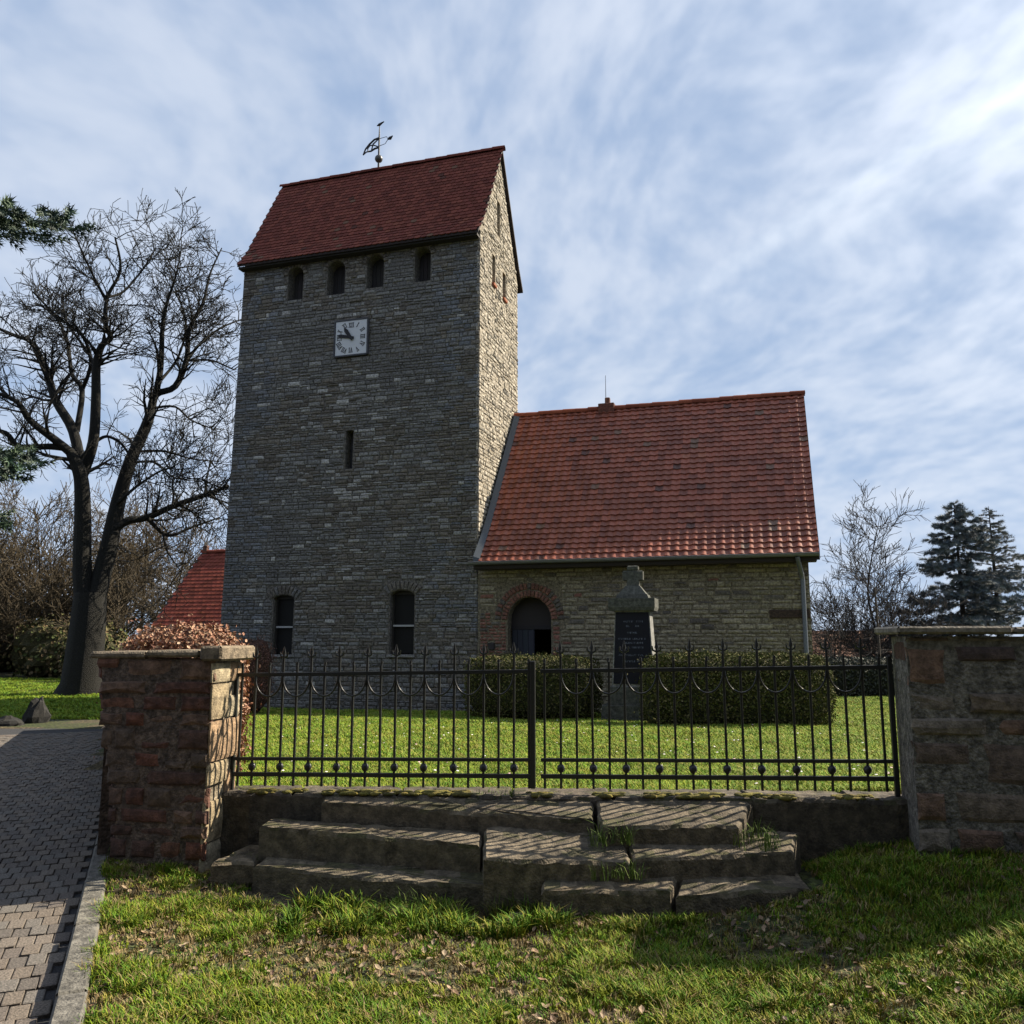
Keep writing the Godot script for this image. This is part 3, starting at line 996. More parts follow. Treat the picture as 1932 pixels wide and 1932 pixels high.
	for k in 3:
		var p: Vector2 = NP[k]
		var q: Vector2 = NP[k + 1]
		var up := Vector3(0, 0.16, 0.06)
		vg.quad(Vector3(7.965, p.y - 0.12, -p.x), Vector3(7.965, q.y - 0.12, -q.x), Vector3(7.965, q.y + 0.07, -q.x), Vector3(7.965, p.y + 0.07, -p.x), col(0.16, 0.05, 0.035))
	build("verge_board", vg, M.dull_tile, roof)
	# lead flashing where the slope meets the tower
	var fl := MB.new()
	for k in 3:
		var p: Vector2 = NP[k]
		var q: Vector2 = NP[k + 1]
		var A := func(u, r, up): return Vector3(u, r.y + up, -r.x)
		fl.quad(A.call(0.04, p, 0.16), A.call(0.2, p, 0.10), A.call(0.2, q, 0.10), A.call(0.04, q, 0.16), col(0.10, 0.115, 0.13))
		fl.quad(A.call(0.2, p, -0.02), A.call(0.2, q, -0.02), A.call(0.2, q, 0.10), A.call(0.2, p, 0.10), col(0.10, 0.115, 0.13))
		fl.quad(A.call(0.04, p, -0.1), A.call(0.04, p, 0.16), A.call(0.04, q, 0.16), A.call(0.04, q, -0.1), col(0.10, 0.115, 0.13))
	fl.quad(Vector3(0.04, 3.36, 0.48), Vector3(0.2, 3.44, 0.48), Vector3(0.2, 3.56, 0.48), Vector3(0.04, 3.62, 0.48), col(0.10, 0.115, 0.13))
	build("flashing", fl, M.zinc, roof)
	# gutter and pipes
	var gt := MB.new()
	for k in 6:
		var a0 := PI + PI * k / 6.0
		var a1 := PI + PI * (k + 1) / 6.0
		for r in [0.065, 0.06]:
			gt.quad(Vector3(-0.05, 3.46 + sin(a0) * r, 0.55 + cos(a0) * r), Vector3(-0.05, 3.46 + sin(a1) * r, 0.55 + cos(a1) * r), Vector3(7.95, 3.46 + sin(a1) * r, 0.55 + cos(a1) * r), Vector3(7.95, 3.46 + sin(a0) * r, 0.55 + cos(a0) * r), col(0.22, 0.23, 0.25))
	gt.tube([Vector3(-0.05, 3.465, 0.617), Vector3(7.95, 3.465, 0.617)], [0.01, 0.01], 6, col(0.22, 0.23, 0.25))
	build("gutter", gt, M.zinc, roof)
	var fb := MB.new()
	fb.box(Vector3(0.04, 3.30, 0.06), Vector3(7.9, 3.345, 0.46), col(0.045, 0.033, 0.028))
	fb.box(Vector3(0.04, 3.345, 0.42), Vector3(7.9, 3.46, 0.455), col(0.045, 0.033, 0.028))
	build("eave_board", fb, M.wood, roof)
	var dp := MB.new()
	dp.tube([Vector3(7.5, 3.4, 0.55), Vector3(7.52, 3.27, 0.5), Vector3(7.58, 3.05, 0.14), Vector3(7.6, 2.9, 0.1), Vector3(7.6, -0.3, 0.1)], [0.05, 0.05, 0.05, 0.05, 0.05], 10, col(0.20, 0.22, 0.25))
	build("downpipe", dp, M.zinc, ch)
	# chimney stub and rod on the ridge
	var cy := MB.new()
	cy.bevel_box(Vector3(2.5, 7.8, -3.22), Vector3(2.95, 8.16, -2.94), 0.015, col(0.16, 0.06, 0.045))
	cy.bevel_box(Vector3(2.68, 8.161, -3.15), Vector3(2.82, 8.34, -3.01), 0.02, col(0.22, 0.10, 0.07))
	var chim := build("chimney", cy, M.stone, roof)
	var rod := MB.new()
	rod.tube([Vector3(2.7, 8.1, -3.08), Vector3(2.7, 9.0, -3.08)], [0.012, 0.006], 5, col(0.05, 0.05, 0.05))
	build("lightning_rod", rod, M.iron, chim)

func back_house() -> void:
	var h := thing("house", "low house with steep red tiled roof standing behind the church tower", "house", Vector3(-0.84, 0, -21.0), deg_to_rad(-17))
	var f := [Vector2(7.9, 2.15), Vector2(10.7, 5.25)]
	var b := [Vector2(13.5, 2.15), Vector2(10.7, 5.25)]
	var w := MB.new()
	w.box(Vector3(-16.0, -1.0, -13.2), Vector3(-4.0, 2.3, -8.2), col(0.3, 0.27, 0.22))
	w.tri(Vector3(-16.0, 2.3, -13.2), Vector3(-16.0, 2.3, -8.2), Vector3(-16.0, 5.1, -10.7), col(0.3, 0.27, 0.22))
	build("wall", w, M.mortar, h)
	var roof := build("roof", roof_body(f, b, -16.2, -3.8, 0.1, col(0.05, 0.025, 0.02)), M.wood, h)
	var tn := red_tones(col(0.24, 0.062, 0.042), 0.7)
	lay(roof, "roof_tile", "tile_courses", [plain_tile_unit(0.2, 0.2)], tn, tile_slope(f, -16.2, -4.0, 0.2, 0.2, true, false), M.dull_tile, 250)
	ridge_tiles(roof, -16.2, -3.8, 10.7, 5.25, 0.4, 0.11, tn)
	var c := MB.new()
	c.bevel_box(Vector3(-16.1, 5.1, -10.8), Vector3(-15.9, 5.55, -10.6), 0.02, col(0.16, 0.08, 0.06))
	build("chimney", c, M.stone, h)

# ---------------------------------------------------------------- churchyard walls
func wall_stones(parent: Node, w: float, h0: float, h1: float, off: Vector3, face: Basis, ch: Vector2, cl: Vector2, shapes: Array, tones: Array, shape_left: Callable, called := "stone", most := 120, deep := 0.05, gap := 0.009) -> void:
	var place := func(a, b, p): return Transform3D(face, off + face * Vector3(a, b, p))
	var keep := func(r):
		var l: float = shape_left.call(r.get_center().y)
		if r.end.x < l + 0.04: return []
		if r.position.x < l: return [Rect2(l, r.position.y, r.end.x - l, r.size.y)]
		return [r]
	var list := courses(0.0, w, h0, h1, ch, cl, gap, keep, func(_a, _b): return rng.randi() % tones.size(), place, shapes.size(), Vector2(-0.018, 0.008), deep)
	lay(parent, called, called + "_courses", shapes, tones, list, M.near_stone, most)

func walls() -> void:
	var shapes := []
	for s in 10: shapes.append(stone_unit(300 + s, 0.2, true))
	var pale_shapes := []
	for s in 6: pale_shapes.append(stone_unit(400 + s, 0.05, true))
	var red := [col(0.228, 0.096, 0.066), col(0.180, 0.084, 0.060), col(0.240, 0.114, 0.078), col(0.144, 0.082, 0.062), col(0.180, 0.126, 0.096), col(0.132, 0.072, 0.058), col(0.216, 0.138, 0.102), col(0.264, 0.168, 0.120)]
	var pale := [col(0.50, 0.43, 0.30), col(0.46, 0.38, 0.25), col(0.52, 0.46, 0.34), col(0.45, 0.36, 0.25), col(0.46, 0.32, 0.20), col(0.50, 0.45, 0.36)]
	var brown := [col(0.203, 0.155, 0.135), col(0.135, 0.101, 0.101), col(0.257, 0.209, 0.176), col(0.121, 0.108, 0.115), col(0.270, 0.176, 0.135), col(0.284, 0.250, 0.216), col(0.108, 0.088, 0.092)]
	var turn := deg_to_rad(-9.24)
	# pillar between road and gate
	var pl := thing("stone_pillar", "weathered red sandstone gate pillar with sunlit cream flank beside the paved road", "pillar", Vector3(-2.10, 0, -6.06), turn)
	var core := MB.new()
	var lx := func(h): return -0.93 + 0.2 * sm(1.5, 0.2, h)
	var hs := [-0.1, 0.3, 0.6, 0.9, 1.2, 1.5]
	for k in hs.size() - 1:
		var a: float = lx.call(hs[k]) + 0.05
		var b: float = lx.call(hs[k + 1]) + 0.05
		var y0: float = hs[k]
		var y1: float = hs[k + 1]
		core.quad(Vector3(a, y0, -0.02), Vector3(-0.03, y0, -0.02), Vector3(-0.03, y1, -0.02), Vector3(b, y1, -0.02), col(0.22, 0.165, 0.135))
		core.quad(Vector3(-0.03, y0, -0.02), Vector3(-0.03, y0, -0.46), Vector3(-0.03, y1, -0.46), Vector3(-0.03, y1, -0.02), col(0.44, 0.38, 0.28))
		core.quad(Vector3(a, y0, -0.46), Vector3(a, y0, -0.02), Vector3(b, y1, -0.02), Vector3(b, y1, -0.46), col(0.22, 0.165, 0.135))
		core.quad(Vector3(-0.03, y0, -0.46), Vector3(a, y0, -0.46), Vector3(b, y1, -0.46), Vector3(-0.03, y1, -0.46), col(0.22, 0.165, 0.135))
	core.quad(Vector3(lx.call(1.5), 1.5, -0.02), Vector3(-0.03, 1.5, -0.02), Vector3(-0.03, 1.5, -0.46), Vector3(lx.call(1.5), 1.5, -0.46), col(0.22, 0.165, 0.135))
	build("core", core, M.mortar, pl)
	wall_stones(pl, 0.96, -0.05, 1.52, Vector3(-0.95, 0, 0), Basis.IDENTITY, Vector2(0.09, 0.19), Vector2(0.16, 0.48), shapes, red, func(h): return lx.call(h) + 0.95)
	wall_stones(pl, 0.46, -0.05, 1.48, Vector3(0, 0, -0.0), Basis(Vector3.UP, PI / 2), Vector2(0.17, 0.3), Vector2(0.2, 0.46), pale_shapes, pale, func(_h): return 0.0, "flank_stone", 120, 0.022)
	for k in 9:   # rounded outer corner
		var x := Transform3D(Basis(Vector3.UP, -0.9), Vector3(lx.call(0.1 + k * 0.165) - 0.0, 0.1 + k * 0.165, -0.07))
		x.basis = x.basis * Basis.from_scale(Vector3(0.17, 0.155, 0.08))
		var mbq := MB.new()
		mbq.raw(shapes[k % 8], Transform3D.IDENTITY, red[(k * 3) % 8])
		build("corner_stone", mbq, M.near_stone, pl, x)
	for e in [[-0.97, -0.52, 1.505, 0.05, -0.02], [-0.515, -0.1, 1.515, 0.05, 0.0], [-0.095, 0.07, 1.49, 0.105, 0.01]]:
		var cp := MB.new()
		cp.bevel_box(Vector3(e[0], e[2], -0.5), Vector3(e[1], e[2] + e[3], 0.02 + e[4]), 0.015, jit(col(0.33, 0.27, 0.2), 0.1))
		build("coping_slab", cp, M.near_stone, pl)
	# wall on the other side of the gate
	var wl := thing("stone_wall", "high shaded brown sandstone wall with thin coping past the gate's hinge post", "wall", Vector3(2.40, 0, -5.28), turn)
	var wc := MB.new()
	var back := Basis(Vector3.UP, deg_to_rad(-4.5))
	var j0 := Vector3(0.03, 0, -0.02)
	var j1 := Vector3(0.07, 0, -0.5)
	wc.quad(j0 + Vector3(0, -0.1, 0), Vector3(5, -0.1, -0.02), Vector3(5, 1.66, -0.02), j0 + Vector3(0, 1.66, 0), col(0.29, 0.275, 0.255))
	wc.quad(j1 + Vector3(0, -0.1, 0), j0 + Vector3(0, -0.1, 0), j0 + Vector3(0, 1.66, 0), j1 + Vector3(0, 1.66, 0), col(0.29, 0.275, 0.255))
	wc.quad(Vector3(5, -0.1, -0.5), j1 + Vector3(0, -0.1, 0), j1 + Vector3(0, 1.66, 0), Vector3(5, 1.66, -0.5), col(0.29, 0.275, 0.255))
	wc.quad(j0 + Vector3(0, 1.66, 0), Vector3(5, 1.66, -0.02), Vector3(5, 1.66, -0.5), j1 + Vector3(0, 1.66, 0), col(0.29, 0.275, 0.255))
	wc.quad(Vector3(5, -0.1, -0.02), Vector3(5, -0.1, -0.5), Vector3(5, 1.66, -0.5), Vector3(5, 1.66, -0.02), col(0.29, 0.275, 0.255))
	build("core", wc, M.mortar, wl)
	wall_stones(wl, 5.0, 0.0, 1.67, Vector3(0.0, 0, 0), Basis.IDENTITY, Vector2(0.12, 0.30), Vector2(0.2, 0.62), shapes, brown, func(_h): return 0.0, "stone", 120, 0.035, 0.03)
	wall_stones(wl, 0.48, 0.0, 1.66, Vector3(0.07, 0, -0.5), Basis(Vector3.UP, -PI / 2 - 0.08), Vector2(0.12, 0.28), Vector2(0.2, 0.45), shapes, red, func(_h): return 0.0, "jamb_stone")
	var cx := -0.03
	while cx < 5.0:
		var l := rr(0.5, 0.8)
		var cp := MB.new()
		cp.bevel_box(Vector3(cx, 1.675, -0.54), Vector3(cx + l - 0.008, 1.715 + rr(0, .008), 0.035), 0.012, jit(col(0.36, 0.33, 0.29), 0.08))
		build("coping_slab", cp, M.near_stone, wl)
		cx += l
	# wall going back along the road
	var dir := atan2(0.42, 1.0)
	var bw := thing("boundary_wall", "long low sandstone wall running back along the road from the gate pillar", "wall", Vector3(wall_x(6.5) - 0.16, 0, -6.5), dir)
	var bc := MB.new()
	bc.box(Vector3(0.0, -0.3, -11.0), Vector3(0.4, 1.42, 0.0), col(0.22, 0.165, 0.135))
	build("core", bc, M.mortar, bw)
	wall_stones(bw, 11.0, -0.1, 1.4, Vector3(-0.0, 0, -11.0), Basis(Vector3.UP, -PI / 2), Vector2(0.13, 0.24), Vector2(0.25, 0.6), shapes, red, func(_h): return 0.0)
	var cc := MB.new()
	cc.bevel_box(Vector3(-0.05, 1.425, -11.0), Vector3(0.45, 1.48, 0.0), 0.015, col(0.3, 0.25, 0.2))
	build("coping", cc, M.near_stone, bw)

# ---------------------------------------------------------------- sill and steps
func slab(parent: Node, called: String, poly: Array, y0: float, tops: Array, c: Color) -> void:
	# poly: (x, f) corners counter-clockwise seen from above, near left first; tops: height of each corner
	var n := poly.size()
	var m := 0.018
	var mb := MB.new()
	var g := noise(poly.size() * 7 + int(poly[0].x * 100), 6.0, 3)
	var cen := Vector2.ZERO
	for p in poly: cen += p / n
	# fine outline, wavy edges
	var rim := []
	for k in n:
		var p: Vector2 = poly[k]
		var q: Vector2 = poly[(k + 1) % n]
		var seg := maxi(1, int(p.distance_to(q) / 0.07))
		for s in seg:
			var t := float(s) / seg
			var w := p.lerp(q, t)
			var y: float = lerpf(tops[k], tops[(k + 1) % n], t)
			var nn := (q - p).orthogonal().normalized()
			w += nn * g.get_noise_2d(w.x, w.y) * 0.022
			y += g.get_noise_2d(w.x + 9.0, w.y) * 0.012
			rim.append(Vector3(w.x, y, -w.y))
	var ct := Vector3(cen.x, 0, -cen.y)
	for t in tops: ct.y += t / n
	var inner := []
	var mid := []
	for r in rim:
		var d: Vector3 = (ct - r)
		d.y = 0
		inner.append(r + d.normalized() * m + Vector3(0, 0, 0))
		mid.append(r - Vector3(0, m * rr(0.7, 1.6), 0))
	# top as a grid of rings
	var rings := [inner]
	for q in [0.25, 0.5, 0.75]:
		var ring := []
		for r in inner:
			var w: Vector3 = r.lerp(ct, q)
			w.y += g.get_noise_2d(w.x * 2.0, w.z * 2.0) * 0.012
			ring.append(w)
		rings.append(ring)
	var k := rim.size()
	for i in k:
		var j := (i + 1) % k
		for e in rings.size() - 1:
			mb.quad(rings[e][i], rings[e][j], rings[e + 1][j], rings[e + 1][i], patch(c, rings[e][i]))
		mb.tri(rings[-1][i], rings[-1][j], ct, patch(c, rings[-1][i]))
		mb.quad(mid[i], mid[j], inner[j], inner[i], patch(c, inner[i] + Vector3(0, 1, 0)))
		var lo := Vector3(0, (y0 - mid[i].y) * 0.5, 0)
		mb.quad(mid[i] + lo, mid[j] + lo, mid[j], mid[i], c)
		mb.quad(Vector3(mid[i].x, y0, mid[i].z), Vector3(mid[j].x, y0, mid[j].z), mid[j] + lo, mid[i] + lo, c)
	build(called, mb, M.near_stone, parent)

var patch_noise := noise(44, 5.0, 3)
func patch(c: Color, p: Vector3) -> Color:
	# lichen, damp stains and moss on old stone
	var k := patch_noise.get_noise_3dv(p)
	if k > 0.16: return c * 1.22
	if k < -0.22: return c.lerp(col(0.085, 0.085, 0.03), 0.75)
	if k < -0.08: return c * 0.66
	return c

func steps() -> void:
	var sill := thing("threshold_wall", "long mossy stone threshold under the iron gate at the head of the steps", "threshold", Vector3.ZERO)
	var x := -2.25
	while x < 2.55:
		var l := rr(0.55, 0.9)
		var x1 := minf(x + l, 2.6)
		var pts := []
		var tops := []
		for e in [[x, 0.13], [x1 - 0.006, 0.13], [x1 - 0.006, -0.22], [x, -0.22]]:
			pts.append(Vector2(e[0], fence_f(e[0]) - e[1]))
			tops.append(0.55 + 0.018 * (e[0] + 2.06) - 0.0)
		slab(sill, "threshold_stone", pts, -0.2, tops, jit(col(0.13, 0.11, 0.085), 0.12))
		x = x1
	var st := thing("stone_steps", "worn old stone steps with uneven slabs leading up to the gate", "steps", Vector3.ZERO)
	var c := col(0.19, 0.16, 0.115)
	# upper step: two slabs
	slab(st, "step_slab", [Vector2(-1.32, 6.12), Vector2(-0.02, 5.82), Vector2(0.52, 5.66), Vector2(0.54, 5.93), Vector2(-1.32, 6.23)], 0.2, [0.525, 0.50, 0.50, 0.58, 0.555], jit(c, 0.05))
	slab(st, "step_slab", [Vector2(0.55, 5.50), Vector2(1.41, 5.47), Vector2(1.56, 5.72), Vector2(1.54, 5.745), Vector2(0.57, 5.91)], 0.2, [0.50, 0.505, 0.59, 0.595, 0.58], jit(c, 0.05))
	# middle step
	slab(st, "step_slab", [Vector2(-1.72, 6.02), Vector2(-0.2, 5.62), Vector2(-0.2, 5.85), Vector2(-1.70, 6.2)], 0.0, [0.385, 0.355, 0.385, 0.40], jit(c, 0.05))
	slab(st, "step_slab", [Vector2(-0.17, 5.34), Vector2(0.70, 5.27), Vector2(0.69, 5.70), Vector2(-0.18, 5.86)], 0.0, [0.345, 0.335, 0.425, 0.42], jit(c, 0.05))
	slab(st, "step_slab", [Vector2(0.72, 5.30), Vector2(1.12, 5.34), Vector2(1.70, 5.38), Vector2(1.82, 5.62), Vector2(0.74, 5.70)], 0.0, [0.35, 0.355, 0.37, 0.43, 0.43], jit(c, 0.05))
	# lowest step
	slab(st, "step_block", [Vector2(-1.98, 5.86), Vector2(-1.72, 5.92), Vector2(-1.66, 6.3), Vector2(-1.86, 6.3)], -0.1, [0.185, 0.175, 0.2, 0.21], jit(c, 0.05))
	slab(st, "step_slab", [Vector2(-1.69, 5.84), Vector2(-1.22, 5.66), Vector2(-0.6, 5.50), Vector2(0.16, 5.42), Vector2(0.16, 5.66), Vector2(-0.7, 5.85), Vector2(-1.66, 6.1)], -0.1, [0.18, 0.175, 0.165, 0.16, 0.2, 0.2, 0.19], jit(c, 0.05))
	slab(st, "step_slab", [Vector2(0.17, 5.20), Vector2(0.92, 5.16), Vector2(1.0, 5.36), Vector2(0.19, 5.42)], -0.1, [0.20, 0.205, 0.25, 0.245], jit(c, 0.05))
	slab(st, "step_slab", [Vector2(0.94, 5.16), Vector2(1.75, 5.2), Vector2(1.75, 5.42), Vector2(1.02, 5.38)], -0.1, [0.18, 0.21, 0.24, 0.24], jit(c, 0.05))
	# sunken slab and stone in the lawn
	var s1 := thing("sunken_slab", "flat stone slab half sunk in the lawn below the steps", "slab", Vector3.ZERO)
	slab(s1, "slab_stone", [Vector2(-0.82, 5.25), Vector2(-0.3, 5.34), Vector2(-0.28, 5.46), Vector2(-0.78, 5.42)], -0.1, [0.035, 0.04, 0.045, 0.045], c)
	var s2 := thing("small_stone", "small pale stone lying in grass at the foot of the steps", "stone", Vector3.ZERO)
	slab(s2, "stone_body", [Vector2(-0.04, 5.12), Vector2(0.08, 5.10), Vector2(0.1, 5.22), Vector2(-0.02, 5.25)], -0.05, [0.06, 0.055, 0.07, 0.075], c)
	# moss
	var ms := MB.new()
	for k in 520:
		var t := rng.randf()
		var mx := lerpf(-1.9, 2.35, t)
		if noise_gate(mx * 2.3) < -0.05: continue
		var f := fence_f(mx) - rr(-0.02, 0.125)
		var r := rr(0.012, 0.035)
		ms.ball(Vector3(mx, 0.552 + 0.018 * (mx + 2.06), -f), Vector3(r * rr(1, 1.8), r * 0.5, r), jit(col(0.17, 0.145, 0.025), 0.4), 6, 4)
	for p in [[1.35, 1.75, 5.78, 5.68, 0.40], [0.3, 0.9, 5.38, 5.33, 0.2], [-0.7, -0.5, 5.9, 5.85, 0.36]]:
		for k in 40:
			var t := rng.randf()
			var r := rr(0.008, 0.02)
			ms.ball(Vector3(lerpf(p[0], p[1], t), p[4], -lerpf(p[2], p[3], t) - rr(-.02, .02)), Vector3(r * 1.5, r * 0.5, r), jit(col(0.17, 0.14, 0.03), 0.4), 6, 4)
	var mo := build("moss", ms, M.moss, self)
	tag(mo, "yellow green moss cushions growing along the threshold edge", "moss", "", "stuff")

func noise_gate(x: float) -> float: return gn.get_noise_2d(x * 3.0, 55.0)

# ---------------------------------------------------------------- gate
func gate() -> void:
	var ic := col(0.02, 0.02, 0.021)
	var turn := deg_to_rad(-9.24)
	var base := Vector3(-2.06, 0, -6.45)
	var d := Vector3(cos(turn), 0, -sin(turn))
	var rise := 0.018
	var spear := MB.new()
	spear.tube([Vector3(0, -0.02, 0), Vector3(0, 0.02, 0), Vector3(0, 0.03, 0), Vector3(0, 0.085, 0)], [0.008, 0.009, 0.016, 0.002], 6, ic, true)
	for s in [-1.0, 1.0]: spear.tube([Vector3(0, 0.0, 0), Vector3(s * 0.026, 0.012, 0), Vector3(s * 0.03, 0.042, 0)], [0.007, 0.008, 0.004], 5, ic, true)
	var spear_mesh := spear.mesh(M.iron)
	var bl := MB.new()
	bl.ball(Vector3.ZERO, Vector3(0.028, 0.03, 0.028), ic, 10, 8)
	var ball_mesh := bl.mesh(M.iron)
	var knob := MB.new()
	knob.tube([Vector3(0, -0.01, 0), Vector3(0, 0.01, 0), Vector3(0, 0.022, 0)], [0.007, 0.012, 0.003], 6, ic, true)
	var knob_mesh := knob.mesh(M.iron)
	var bow := MB.new()
	var pts := []
	var rad := []
	for k in 13:
		var t := PI * k / 12.0
		pts.append(Vector3(-cos(t) * 0.107, -sin(t) * 0.15, 0.008)); rad.append(0.007)
	bow.tube(pts, rad, 6, ic)
	var bow_mesh := bow.mesh(M.iron)
	var bar := func(h): 
		var b := MB.new()
		b.bevel_box(Vector3(-0.008, 0, -0.008), Vector3(0.008, h, 0.008), 0.002, ic)
		return b.mesh(M.iron)
	var tall: Mesh = bar.call(0.92)
	var short: Mesh = bar.call(0.86)
	for leaf in 2:
		var s0 := 0.0 if leaf == 0 else 2.29
		var s1 := 2.235 if leaf == 0 else 4.62
		var first := 0.047 if leaf == 0 else 2.318
		var sp := 0.10805 if leaf == 0 else 0.11195
		var o := thing("iron_gate_leaf", "black iron gate leaf hung from the sunlit flank of the red pillar" if leaf == 0 else "black iron gate leaf closing against the high shaded brown wall", "gate", base + d * s0 + Vector3(0, rise * s0, 0), turn, "two leaves of the iron gate")
		for e in [[0.112, 0.015], [0.222, 0.012], [0.828, 0.014]]:
			var r := MB.new()
			r.bevel_box(Vector3(0, -e[1], -0.011), Vector3(s1 - s0, e[1], 0.011), 0.003, ic, Transform3D(Basis(Vector3(0, 0, 1), atan(rise)), Vector3(0, 0.55 + e[0], 0)))
			build("rail", r, M.iron, o)
		for k in 21:
			var s := first + k * sp - s0
			var y := 0.55 + s * rise
			var long := k % 2 == 1
			put("bar", tall if long else short, o, Transform3D(Basis.from_euler(Vector3(rr(-.006, .006), rr(-.06, .06), rr(-.006, .006))), Vector3(s, y + 0.03, 0)))
			if long:
				put("spear_tip", spear_mesh, o, Transform3D(Basis.IDENTITY, Vector3(s, y + 0.95, 0)))
				put("ball", ball_mesh, o, Transform3D(Basis.IDENTITY, Vector3(s, y + 0.166, 0)))
			else:
				put("knob", knob_mesh, o, Transform3D(Basis.IDENTITY, Vector3(s, y + 0.895, 0)))
			if long and k < 19:
				put("bow", bow_mesh, o, Transform3D(Basis.IDENTITY, Vector3(s + sp, y + 0.82, 0.004)))
		for s in ([0.0, s1 - s0] if leaf == 0 else [s1 - s0]):
			var p := MB.new()
			var w := 0.018 if s > 0.0 and leaf == 0 else 0.016
			p.bevel_box(Vector3(s - w, 0.0 if s == 0.0 or leaf == 1 else 0.03, -w), Vector3(s + w, 0.90, w), 0.004, ic, Transform3D(Basis.IDENTITY, Vector3(0, 0.55 + s * rise, 0)))
			build("stile", p, M.iron, o)

# ---------------------------------------------------------------- memorial
func frustum(mb: MB, w0: float, d0: float, y0: float, w1: float, d1: float, y1: float, c: Color) -> void:
	var a := [Vector3(-w0, y0, d0), Vector3(w0, y0, d0), Vector3(w0, y0, -d0), Vector3(-w0, y0, -d0)]
	var b := [Vector3(-w1, y1, d1), Vector3(w1, y1, d1), Vector3(w1, y1, -d1), Vector3(-w1, y1, -d1)]
	for k in 4: mb.quad(a[k], a[(k + 1) % 4], b[(k + 1) % 4], b[k], c)
	mb.quad(b[0], b[1], b[2], b[3], c)
	mb.quad(a[3], a[2], a[1], a[0], c)

func memorial() -> void:
	var m := thing("war_memorial", "grey stone memorial with dark inscribed panel and stubby cross on top", "memorial", Vector3(2.47, 0.0, -17.3), deg_to_rad(-15))
	var st := col(0.125, 0.132, 0.12)
	var b := MB.new()
	frustum(b, 0.62, 0.55, -0.1, 0.6, 0.53, 0.35, st)
	frustum(b, 0.5, 0.44, 0.351, 0.47, 0.41, 0.7, st)
	build("base", b, M.near_stone, m)
	var s := MB.new()
	frustum(s, 0.42, 0.36, 0.701, 0.34, 0.29, 2.19, col(0.36, 0.37, 0.37))
	build("shaft", s, M.near_stone, m)
	var tl := atan(0.07 / 1.49)
	var p := MB.new()
	var px := Transform3D(Basis(Vector3.RIGHT, -tl), Vector3(0, 0.76, 0.36))
	var q := [Vector3(-0.385, 0, 0.012), Vector3(0.385, 0, 0.012), Vector3(0.325, 1.4, 0.012), Vector3(-0.325, 1.4, 0.012)]
	p.quad(px * q[0], px * q[1], px * q[2], px * q[3], col(0.012, 0.013, 0.022))
	for k in 4: p.quad(px * (q[k] - Vector3(0, 0, 0.03)), px * (q[(k + 1) % 4] - Vector3(0, 0, 0.03)), px * q[(k + 1) % 4], px * q[k], col(0.012, 0.013, 0.022))
	var pn := build("inscribed_panel", p, M.granite, m)
	# worn lettering, too faint to read: rows of small marks
	var tx := MB.new()
	for r in [[1.20, 0.20, 0], [1.11, 0.12, 1], [0.98, 0.1, 0], [0.86, 0.28, 0], [0.78, 0.19, 0], [0.69, 0.21, 0], [0.54, 0.27, 0], [0.42, 0.2, 0]]:
		var x: float = -r[1]
		while x < r[1]:
			var w := rr(0.012, 0.026)
			if not (r[2] and absf(x) < 0.04) and rng.randf() < 0.86:
				tx.box(Vector3(x, r[0], 0.0125), Vector3(x + w * 0.3, r[0] + 0.034, 0.0145), col(0.09, 0.10, 0.13), px)
				tx.box(Vector3(x + w * 0.3, r[0] + (0.028 if rng.randf() < 0.5 else 0.0), 0.0125), Vector3(x + w * 0.9, r[0] + (0.034 if rng.randf() < 0.7 else 0.01), 0.0142), col(0.09, 0.10, 0.13), px)
			x += w + 0.01
	build("lettering", tx, M.plain, pn)
	var c := MB.new()
	frustum(c, 0.44, 0.38, 2.191, 0.46, 0.4, 2.26, st)
	frustum(c, 0.46, 0.4, 2.261, 0.46, 0.4, 2.44, st)
	frustum(c, 0.33, 0.28, 2.441, 0.3, 0.26, 2.52, st)
	frustum(c, 0.28, 0.24, 2.521, 0.14, 0.12, 2.70, st)
	build("cap", c, M.near_stone, m)
	var x := MB.new()
	frustum(x, 0.125, 0.1, 2.701, 0.115, 0.09, 2.82, st)
	x.bevel_box(Vector3(-0.21, 2.80, -0.085), Vector3(0.21, 3.01, 0.085), 0.02, st)
	x.bevel_box(Vector3(-0.115, 3.011, -0.085), Vector3(0.115, 3.11, 0.085), 0.02, st)
	build("cross", x, M.near_stone, m)

# ---------------------------------------------------------------- leaves in bulk
func leaf_mesh(l: float, w: float, m: Material) -> ArrayMesh:
	var mb := MB.new()
	var c := col(1, 1, 1)
	var mid := [Vector3(0, 0, 0), Vector3(0, l * 0.55, 0.02 * l), Vector3(0, l, 0.22 * l)]
	var lf := [Vector3(-w * 0.7, l * 0.25, 0.3 * w), Vector3(-w, l * 0.6, 0.45 * w)]
	var rt := [Vector3(w * 0.75, l * 0.3, 0.25 * w), Vector3(w * 0.9, l * 0.65, 0.5 * w)]
	mb.tri(mid[0], rt[0], mid[1], c); mb.tri(rt[0], rt[1], mid[1], c); mb.tri(rt[1], mid[2], mid[1], c)
	mb.tri(mid[0], mid[1], lf[0], c); mb.tri(lf[0], mid[1], lf[1], c); mb.tri(lf[1], mid[1], mid[2], c)
	return mb.mesh(m)

